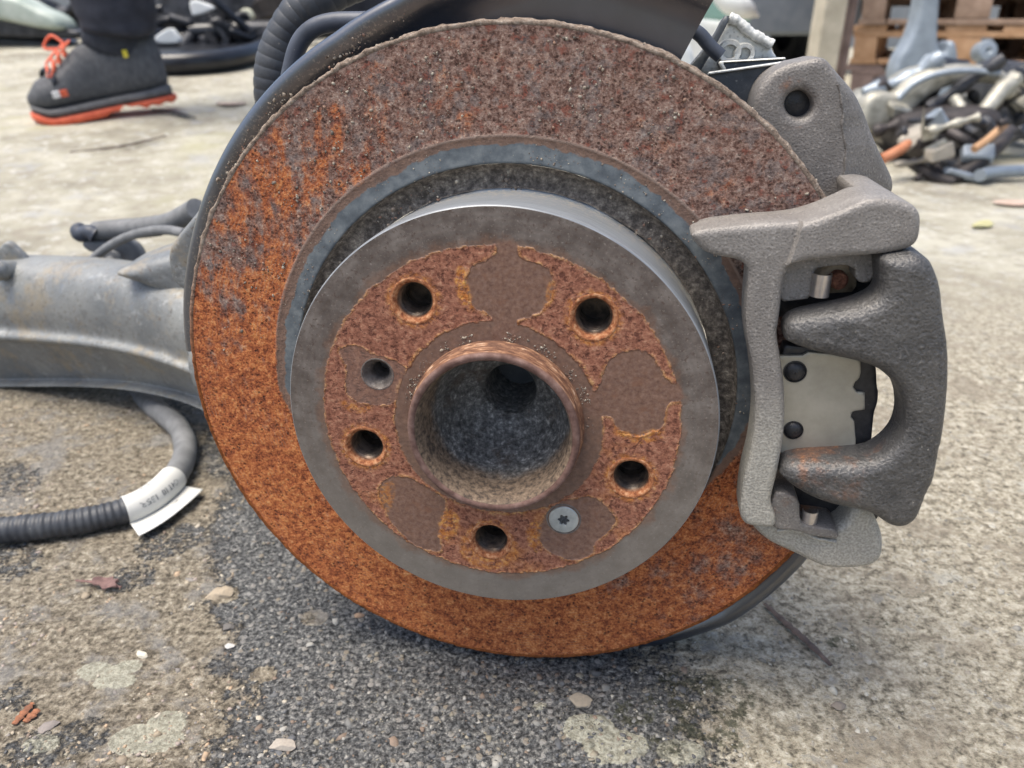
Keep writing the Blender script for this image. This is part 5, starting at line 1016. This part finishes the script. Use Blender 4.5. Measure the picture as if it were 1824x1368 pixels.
q = np.array((-1.0522, 2.9, 0.2682)); en = empty('engine_scrap', gl(q[0], q[1]), 0, label='black clump of engine scrap with hoses behind the oval rubber ring', cat='engine')
def of_(e, o): o.parent = e; o.matrix_parent_inverse = Matrix.Translation(-e.location); return o
of_(en, vert('engine_block', [(-1.2572, 0.593), (-0.844, 0.593), (-0.8471, 0.434), (-0.8825, 0.3425), (-0.9328, 0.2676), (-0.9713, 0.2258), (-1.0967, 0.2181), (-1.1997, 0.2219), (-1.2813, 0.2296), (-1.3131, 0.3053)], 2.95, .3, .03, .016, M['dark_metal'], amp=.012, ascale=18))
for i in range(9):
    c0 = np.array((-1.0405, 2.8, 0.3232)) + rng.uniform(-1, 1, 3) * (.17, .04, .09); of_(en, tube('engine_hose', [c0, c0 + rng.uniform(-1, 1, 3) * (.07, .03, .05), c0 + rng.uniform(-1, 1, 3) * (.12, .04, .08), c0 + rng.uniform(-1, 1, 3) * (.14, .05, .1)], .012 + .012 * rng.uniform(), M['dark_metal'] if i % 3 else M['gloss_black'], None, 24, 10))
o = vert('light_scrap', [(-1.0722, 0.3709), (-1.049, 0.3743), (-0.9918, 0.3538), (-0.9971, 0.3435), (-1.0607, 0.3245), (-1.0712, 0.3297)], 2.70, .02, .004, .006, M['white_paint'], smooth=1); tag(o, 'white triangular plastic scrap stuck in the black engine clump', 'scrap')
o = vert('light_scrap', [(-1.1927, 0.2606), (-1.1676, 0.2745), (-1.1345, 0.2917), (-1.1217, 0.2779), (-1.101, 0.2431), (-1.1547, 0.2396), (-1.192, 0.2431)], 2.66, .03, .004, .006, M['white_paint'], smooth=1); tag(o, 'white pointed scrap on the ground between the leg and the engine clump', 'scrap')
o = vert('light_scrap', [(-0.9626, 0.331), (-0.9481, 0.3493), (-0.9276, 0.3529), (-0.9103, 0.331), (-0.9122, 0.3163), (-0.9444, 0.3163)], 2.86, .03, .004, .006, M['cream'], smooth=1); tag(o, 'small cream scrap right of the engine clump', 'scrap')
q = np.array((-0.9523, 3.3, 0.4114)); wl = empty('wheel_scrap', gl(q[0], q[1]), 0, label='dark car wheel with a pale hub left of the corrugated hose', cat='wheel')
def wheel(e, c, r, w_, hubr, matc):
    ty = lathe('tyre', [(r * .62, -w_ / 2), (r * .9, -w_ / 2), (r * .98, -w_ * .4), (r, -w_ * .2), (r, w_ * .2), (r * .98, w_ * .4), (r * .9, w_ / 2), (r * .66, w_ * .5), (r * .62, w_ * .35)], 60, M['tyre_rubber'])
    ri = lathe('rim', [(r * .62, w_ * .36), (r * .56, w_ * .1), (r * .3, .0), (hubr * 1.05, w_ * .1)], 60, M['dark_metal'], ty); hu = lathe('hub_cap', [(hubr * 1.06, w_ * .08), (hubr, w_ * .3), (hubr * .7, w_ * .38), (.0005, w_ * .4)], 40, matc, ty)
    ty.matrix_world = Matrix.Translation(c) @ Matrix.Rotation(R(90), 4, 'X'); return of_(e, ty)
wheel(wl, q, .235, .17, .068, M['white_paint'])
q = np.array((-0.9469, 3, 0.2862)); o = tube('scrap_rail', [gl(q[0] - .06, q[1], .17), gl(q[0] + .04, q[1], .15), gl(q[0] + .16, q[1] - .02, .12), gl(q[0] + .4, q[1] - .02, .10)], .025, M['cast_alloy'], None, 40, 10, rfun=lambda s, L_: .022 + .007 * math.sin(s * 90)); tag(o, 'lumpy pale metal rail lying below the dark wheel', 'scrap')
q = np.array((-0.8647, 2.8, 0.2478)); o = tube('black_bar', [gl(q[0] - .25, q[1], .04), gl(q[0], q[1], .05), gl(q[0] + .3, q[1], .05)], .03, M['gloss_black'], None, 20, 12); tag(o, 'black bar on the ground behind the oval rubber ring', 'bar')
q = np.array((-0.3555, 2.2, 0.3658)); rd = empty('scrap_brake_disc', gl(q[0], q[1]), 0, label='orange rusty brake disc standing behind the top of the dust shield', cat='brake disc')
o = lathe('disc_ring', [(.045, -.01), (.085, -.012), (.086, .0), (.084, .004), (.05, .004), (.048, .01), (.03, .012), (.0005, .012)], 60, M['orange_rust']); o.matrix_world = Matrix.Translation(q) @ Matrix.Rotation(R(80), 4, 'X'); of_(rd, o)
o = lathe('disc_hat', [(.047, .004), (.046, .02), (.04, .022), (.016, .022), (.014, .012), (.0005, .012)], 40, M['brown_metal']); o.matrix_world = Matrix.Translation(q) @ Matrix.Rotation(R(80), 4, 'X'); of_(rd, o)
q = np.array((-0.4034, 2.1, 0.3308)); o = vert('grey_casting', [(-0.5174, 0.1676), (-0.4942, 0.2492), (-0.4706, 0.306), (-0.44, 0.3423), (-0.4079, 0.3616), (-0.3917, 0.334), (-0.3202, 0.3004), (-0.2752, 0.2777), (-0.2653, 0.1617)], 2.14, .08, .01, .01, M['grey_alloy']); tag(o, 'grey metal casting leaning left of the orange rusty disc', 'scrap')

# --- right: pallets
def pallet(first):
    e = empty('pallet', (0, 0, 0)); W_, D_ = .80, 1.2
    for x in (-.35, 0, .35): box('bottom_board', (x, 0, .011), (.10, D_, .021), M['pallet_wood'], e, .002, jit=.002)
    box('bottom_board', (0, -D_ / 2 + .05, .0112), (W_ - .21, .098, .020), M['pallet_wood'], e, .002)
    for x in (-.35, 0, .35):
        for y in (-.55, 0, .55): box('block', (x, y, .061), (.085 if x else .12, .10, .078), M['pallet_wood'], e, .002, jit=.002)
    for y in (-.55, 0, .55): box('stringer_board', (0, y, .111), (W_, .1, .021), M['pallet_wood'], e, .002, jit=.002)
    for i, x in enumerate(np.linspace(-.35, .35, 5)): box('deck_board', (x, 0, .133), (.10 + .04 * (i % 2 == 0), D_, .021), M['pallet_wood'], e, .002, jit=.002)
    return e
def dup(e):
    c_ = e.copy(); COL.objects.link(c_)
    for k in list(e.children):
        d = k.copy(); COL.objects.link(d); d.parent = c_
    return c_
p0 = pallet(True); q = np.array((1.3755, 3.25, 0.008))
names = ['grey brown wooden pallet, lowest', 'orange toned wooden pallet, second from the ground', 'brown wooden pallet, third from the ground', 'grey brown pallet, fourth from the ground', 'brown wooden pallet, topmost']
mats = ['pallet_wood_grey', 'pallet_wood_orange', 'pallet_wood', 'pallet_wood_grey', 'pallet_wood', 'pallet_wood']
for s_, (sx, sl2, sy_) in enumerate(((0, 'stack behind the upright alloy arm', 0), (.86, 'stack at the right edge', 0), (-.02, 'added rear stack behind alloy arm', 1.25), (.85, 'added rear stack, right edge', 1.25))):  # both rear stacks are added so the gaps between boards stay dark
    for i in range(5):
        e = p0 if (s_ == 0 and i == 0) else dup(p0)
        dx_, dy_ = .40 + sx + rng.uniform(-.012, .012), .6 + sy_ + rng.uniform(0, .03); yw = R(-24)
        e.location = (q[0] + dx_ * math.cos(yw) - dy_ * math.sin(yw), q[1] + dx_ * math.sin(yw) + dy_ * math.cos(yw), gz(q[0], q[1]) + .005 + .1455 * i); e.rotation_euler = (0, 0, yw + R(rng.uniform(-1, 1)))
        tag(e, f'{names[i]} in the {sl2}', 'pallet', 'stacked wooden pallets')
        for k in e.children:
            mt_ = M[mats[(i + s_) % 6]]
            if k.data.materials[0] != mt_:
                k.data = k.data.copy(); k.data.materials[0] = mt_ if k.name.split('.')[0] != 'deck_board' or i != 1 else M['pallet_wood_orange']
q = np.array((1.2191, 3.1, 0.0834))
o = box('timber_post', (q[0], q[1], gz(q[0], q[1]) + .6), (.085, .12, 1.2), M['post_wood'], None, .004, (0, R(1.5), 0)); tag(o, 'pale upright timber post left of the pallet stack', 'post')
q = np.array((1.3297, 3.2, 0.0768))
o = box('timber_lath', (q[0] - .012, q[1] - .04, gz(q[0], q[1]) + .55), (.03, .05, 1.1), M['pallet_wood_grey'], None, .004, (0, R(1), 0)); tag(o, 'narrow grey upright lath between the post and the pallet stack', 'lath')

# --- right: suspension scrap
o = vert('control_arm', [(1.3082, 0.5158), (1.3301, 0.3388), (1.3148, 0.2517), (1.2848, 0.1969), (1.2793, 0.1376), (1.3072, 0.0809), (1.3319, 0.0123), (1.4923, 0.0123), (1.4963, 0.0809), (1.511, 0.1165), (1.4748, 0.2449), (1.4508, 0.2534), (1.4386, 0.2415), (1.4416, 0.2107), (1.4164, 0.2244), (1.3973, 0.3056), (1.3754, 0.5158)], 2.6, .07, .02, .010, M['grey_alloy'], holes=[[(1.3655, 0.1656), (1.3843, 0.183), (1.4148, 0.1796), (1.4282, 0.1517), (1.4102, 0.1306), (1.3787, 0.1376)]]); tag(o, 'blue grey alloy arm standing upright before the pallets', 'suspension arm')
q = np.array((1.0087, 1.75, 0.0705)); sf = empty('subframe', gl(q[0], q[1]), 0, label='bent cream alloy subframe on the ground right of the caliper ear', cat='subframe')
of_(sf, vert('subframe_arch', [(0.8572, 0.0508), (0.8396, 0.09), (0.8479, 0.1349), (0.871, 0.1551), (0.8946, 0.1576), (0.9254, 0.1501), (0.9518, 0.1851), (0.9961, 0.2074), (1.0644, 0.2148), (1.1303, 0.2148), (1.1801, 0.2), (1.2017, 0.1777), (1.1829, 0.1677), (1.1332, 0.1752), (1.0699, 0.1727), (1.0178, 0.1551), (0.9845, 0.1221), (0.955, 0.0809), (0.915, 0.0626), (0.884, 0.0534)], 1.75, .12, .022, .008, M['cast_alloy'], amp=.002, ascale=30))
of_(sf, tube('subframe_rib', [(0.9139, 1.72, 0.1424), (0.9443, 1.72, 0.1747), (0.9947, 1.72, 0.1967), (1.0582, 1.72, 0.204), (1.1375, 1.72, 0.1992)], .007, M['grey_alloy'], None, 30, 10))
of_(sf, vert('subframe_panel', [(0.9057, 0.0459), (0.963, 0.0673), (1.01, 0.1097), (1.0401, 0.1306), (1.0359, 0.0846), (1.0108, 0.0513), (0.9692, 0.0351), (0.9173, 0.0283)], 1.78, .05, .008, .008, M['tan_alloy']))
of_(sf, tube('subframe_leg', [(1.1771, 1.72, 0.1869), (1.1424, 1.7, 0.1662), (1.1013, 1.67, 0.1294), (1.049, 1.64, 0.0931), (0.9987, 1.62, 0.0733)], .019, M['cast_alloy'], None, 30, 12, rfun=lambda s, L_: .021 - .009 * s / L_))
of_(sf, tube('subframe_leg', [(1.0455, 1.72, 0.1436), (1.0526, 1.69, 0.1151), (1.0117, 1.66, 0.1033), (0.955, 1.62, 0.0684)], .014, M['cast_alloy'], None, 30, 12))
q = np.array((0.9641, 1.5, 0.0177)); dm = empty('drive_unit', gl(q[0], q[1]), 0, label='dark oily drive unit with bent pipes under the cream subframe', cat='engine')
of_(dm, vert('unit_housing', [(0.9134, 0.1038), (0.9514, 0.1159), (1.0245, 0.1279), (1.1113, 0.1339), (1.1359, 0.0855), (1.1097, 0.0361), (1.0863, -0.0017), (1.0331, -0.0246), (0.9803, -0.0093), (0.9378, 0.0211), (0.9122, 0.0461)], 1.62, .25, .03, .010, M['brown_metal'], amp=.008, ascale=26))
for path, rr7 in (([(0.8998, 1.53, 0.0726), (0.9177, 1.5, 0.0531), (0.9428, 1.46, 0.0242), (0.9705, 1.47, 0.04), (0.9963, 1.5, 0.0625)], .017), ([(0.9054, 1.48, 0.0209), (0.925, 1.44, 0.0066), (0.9675, 1.44, 0.0274), (1.0272, 1.47, 0.0666), (1.0785, 1.52, 0.0913)], .016), ([(0.9354, 1.5, 0.0937), (0.9619, 1.47, 0.078), (1.0016, 1.47, 0.0597), (1.0378, 1.48, 0.0698)], .012), ([(0.8986, 1.55, 0.0937), (0.9434, 1.52, 0.1018), (1.0047, 1.52, 0.0971)], .014), ([(0.8706, 1.5, 0.0296), (0.8932, 1.45, 0.0118), (0.9281, 1.42, 0.0008)], .013)):
    of_(dm, tube('unit_pipe', path, rr7, M['brown_metal'], None, 36, 12))
of_(dm, vert('unit_mount', [(1.2758, 0.0948), (1.2767, 0.1493), (1.2804, 0.2027), (1.3159, 0.2185), (1.3767, 0.2027), (1.4249, 0.0249), (1.3356, 0.0306)], 1.90, .2, .02, .010, M['dark_metal'], amp=.006, ascale=26))
o = tube('orange_pipe', [(0.7672, 1.42, 0.0487), (0.7927, 1.43, 0.0585), (0.8226, 1.45, 0.0693), (0.852, 1.48, 0.0836)], .0105, M['orange_rust'], None, 24, 12); tag(o, 'thick orange pipe end poking out beside the caliper ear', 'pipe')
sp = empty('scrap_heap', gl(np.array((1.2035, 1.9, 0.0948))[0], 1.9), 0, label='jumble of dark and pale broken metal parts behind the drive unit', cat='scrap')
r2 = np.random.default_rng(21)
for i in range(34):
    c0 = np.array((1.1323, 1.8, 0.1176)) + r2.uniform(-1, 1, 3) * (.2, .09, .085); d0 = r2.uniform(-1, 1, 3) * (.09, .04, .07); mt_ = M[('brown_metal', 'dark_metal', 'cast_alloy', 'grey_alloy', 'dark_metal')[i % 5]]
    if i % 2: of_(sp, tube('scrap_rod', [c0 - d0, c0 + r2.uniform(-1, 1, 3) * .02, c0 + d0], .006, mt_, None, 12, 8, rfun=lambda s, L_, q=r2.uniform(.006, .016), k=r2.uniform(60, 160): q * (1 + .35 * math.sin(s * k))))
    else: of_(sp, box('scrap_lump', c0, r2.uniform(.03, .09, 3) * (1.3, .7, .8), mt_, None, .006, tuple(r2.uniform(-.9, .9, 3)), jit=.012))
for i in range(26):
    c0 = np.array((0.9443, 1.47, 0.0666)) + r2.uniform(-1, 1, 3) * (.11, .05, .055); d0 = r2.uniform(-1, 1, 3) * (.05, .03, .035); mt_ = M[('brown_metal', 'dark_metal', 'tan_alloy', 'brown_metal', 'grey_alloy', 'dark_metal', 'cast_alloy')[i % 7]]
    if i % 3 == 0: of_(dm, tube('unit_bracket', [c0 - d0, c0 + r2.uniform(-1, 1, 3) * .015, c0 + d0], .005, mt_, None, 12, 8, rfun=lambda s, L_, q=r2.uniform(.004, .011), k=r2.uniform(90, 260): q * (1 + .4 * math.sin(s * k))))
    else: of_(dm, box('unit_lump', c0, r2.uniform(.015, .05, 3) * (1.4, .7, .7), mt_, None, .004, tuple(r2.uniform(-1, 1, 3)), jit=.008))
dk = empty('engine_heap', gl(np.array((-1.6311, 3.1, 0.2855))[0], 3.1), 0, label='dark heap of car parts behind the walking person', cat='engine')
of_(dk, vert('engine_block', [(-2.3191, 0.3249), (-2.0936, 0.3564), (-1.8804, 0.3446), (-1.7004, 0.376), (-1.5327, 0.3525), (-1.3563, 0.3721), (-1.1875, 0.3486), (-1.0124, 0.3642), (-0.955, 0.3051), (-0.9626, 0.2085), (-2.3565, 0.2003)], 3.2, .4, .02, .02, M['dark_metal'], amp=.01, ascale=14))
for i in range(46):
    c0 = np.array((-1.5325, 3.1, 0.348)) + r2.uniform(-1, 1, 3) * (.85, .12, .14); d0 = r2.uniform(-1, 1, 3) * (.14, .05, .1); mt_ = M[('dark_metal', 'gloss_black', 'dark_metal', 'tyre_rubber', 'brown_metal')[i % 5]]
    if i % 2: of_(dk, tube('engine_hose', [c0 - d0, c0 + r2.uniform(-1, 1, 3) * .04, c0 + d0], .02, mt_, None, 14, 8, rfun=lambda s, L_, q=r2.uniform(.012, .03), k=r2.uniform(40, 120): q * (1 + .3 * math.sin(s * k))))
    else: of_(dk, box('engine_lump', c0, r2.uniform(.08, .22, 3) * (1.3, .7, .8), mt_, None, .012, tuple(r2.uniform(-.7, .7, 3)), jit=.03))
M['orange_rust2'] = M['pallet_wood_orange']; o = tube('rusty_rod', [(0.9424, 1.4, 0.0717), (0.9774, 1.42, 0.0889), (1.0221, 1.45, 0.1142)], .008, M['orange_rust2'], None, 16, 10); tag(o, 'tan rusty rod sticking out right of the dark drive unit', 'rod')
q1, q2 = np.array((0.9657, 1.4, 0.0203)), np.array((1.1528, 1.5, -0.0062)); o = tube('grey_bar', [gl(q1[0], q1[1], .02), gl((q1[0] + q2[0]) / 2, (q1[1] + q2[1]) / 2, .02), gl(q2[0] + .3, q2[1], .02)], .013, M['grey_alloy'], None, 12, 12); tag(o, 'grey metal bar on the ground below the drive unit at right', 'bar')
q = np.array((1.1071, 2.3, 0.0916)); o = box('grey_beam', (q[0] + .12, q[1], gz(q[0], q[1]) + .055), (.55, .06, .06), M['grey_alloy'], None, .006); tag(o, 'grey box beam lying behind the cream subframe', 'beam')
for (px_, nm, mt_) in (((1.6161, 2.7, 0.2144), 'round grey bush standing before the pallets, right of the upright arm', 'grey_alloy'),):
    o = lathe('bushing', [(.0005, -.03), (.03, -.03), (.034, -.02), (.034, .02), (.03, .03), (.012, .032), (.0005, .02)], 30, M[mt_]); o.matrix_world = Matrix.Translation(px_) @ Matrix.Rotation(R(80), 4, 'X'); tag(o, nm, 'bush')
    of2 = tube('bushing_stem', [Vector(px_), Vector(px_) - Vector((0, 0, .06)), Vector((px_[0], px_[1], gz(px_[0], px_[1])))], .014, M[mt_], None, 8, 10); of2.parent = o; of2.matrix_parent_inverse = o.matrix_world.inverted()

# --- cars at the back, cropped by the frame
def car(name, x, y, rz, paint, label, group=None, sc=1.0):
    e = empty(name, (x, y, gz(x, y)), 0, label=label, cat='car')
    prof = [(-2.05, .26), (-2.12, .45), (-2.08, .72), (-1.98, .92), (-1.5, .98), (-.85, 1.36), (-.2, 1.45), (.6, 1.40), (1.15, 1.02), (1.9, .84), (2.1, .62), (2.12, .34), (2.0, .25), (1.75, .25), (1.68, .42), (1.5, .58), (1.25, .62), (1.0, .52), (.9, .25), (-.95, .25), (-1.05, .5), (-1.3, .62), (-1.55, .58), (-1.75, .42), (-1.8, .26)]
    b = pillow('body', prof, .84, -.84, .12, .09, paint, None, smooth=1)
    b.matrix_world = Matrix(((0, 0, -1, 0), (1, 0, 0, 0), (0, 1, 0, 0), (0, 0, 0, 1))); b.parent = e
    def pl(nm, c0, s0, mt_, rot=(0, 0, 0)): o = box(nm, c0, s0, mt_, e, .02, rot); return o
    pl('rear_window', (0, -1.22, 1.19), (1.30, .03, .50), M['glass'], (R(-60), 0, 0)); pl('windscreen', (0, .90, 1.22), (1.34, .03, .60), M['glass'], (R(56), 0, 0))
    for sgn in (-1, 1):
        pl('side_window', (sgn * .842, -.1, 1.17), (.02, 1.3, .3), M['glass']); pl('tail_light', (sgn * .62, -2.06, .74), (.32, .06, .14), M['red_reflector']); pl('rear_reflector', (sgn * .62, -2.125, .335), (.20, .03, .045), M['red_reflector']); pl('headlight', (sgn * .6, 2.03, .68), (.3, .08, .13), M['glass'])
    pl('rear_bumper', (0, -2.08, .36), (1.62, .12, .26), paint); pl('number_plate', (0, -2.125, .56), (.5, .02, .11), M['white_print'])
    for sx in (-1, 1):
        for yy in (-1.3, 1.25):
            ty = lathe('tyre', [(.2, -.1), (.29, -.1), (.315, -.07), (.315, .07), (.29, .1), (.2, .1)], 40, M['tyre_rubber'], e); ty.location = (sx * .76, yy, .315); ty.rotation_euler = (0, R(90 * sx), 0); ri = lathe('rim', [(.2, .09), (.19, .05), (.06, .04), (.05, .07), (.0005, .07)], 30, M['grey_alloy'], ty)
    e.rotation_euler = (0, 0, rz); e.scale = (sc, sc, sc); return e
q = np.array((1.7241, 5.2, 0.2395))
car('parked_car', q[0] - .52, q[1] + 2.1, R(4), M['grey_paint'], 'grey car seen from behind between the caliper ear and the post, with a red reflector')
q = np.array((1.036, 4, 0.2545)); dr = empty('car_door', gl(q[0], q[1]), 0, label='white car door with greenish glass leaning behind the pale casting', cat='car door')
of_(dr, vert('door_skin', [(0.5955, 0.329), (0.8388, 0.329), (0.9529, 0.3241), (1.1816, 0.2894), (1.2245, 0.0501), (0.6126, 0.0501)], 4.0, .08, .03, .03, M['white_paint']))
of_(dr, vert('door_frame', [(0.7804, 0.6868), (0.7961, 0.6868), (0.8536, 0.3291), (0.8047, 0.3291)], 3.97, .05, .01, .015, M['cream'], smooth=0)); of_(dr, vert('door_glass', [(0.8013, 0.6868), (1.0261, 0.6406), (1.1716, 0.3043), (0.8544, 0.3192)], 4.02, .02, .004, .03, M['glass'], smooth=0))
of_(dr, tube('door_mirror', [(0.9078, 3.9, 0.4521), (0.9915, 3.88, 0.4045), (1.0793, 3.88, 0.3666), (1.1732, 3.94, 0.3336)], .05, M['white_paint'], None, 20, 14, rfun=lambda s, L_: .055 * math.sin(math.pi * min(.95, max(.12, s / L_)))))
o = vert('white_scrap', [(0.3384, 0.273), (0.3795, 0.2833), (0.4285, 0.2807), (0.4545, 0.255), (0.4686, 0.2237), (0.5043, -0.0036), (0.3569, -0.0036)], 1.9, .1, .02, .012, M['white_paint'], amp=.004, ascale=20); tag(o, 'crumpled white scrap behind the brake pipe', 'scrap')
# --- sheet fence closing the yard
o = box('yard_fence', (0, 11, 1.0), (40, .05, 2.2), M['wall_sheet'], None, 0); tag(o, 'grey sheet metal fence closing the back of the yard', 'fence')
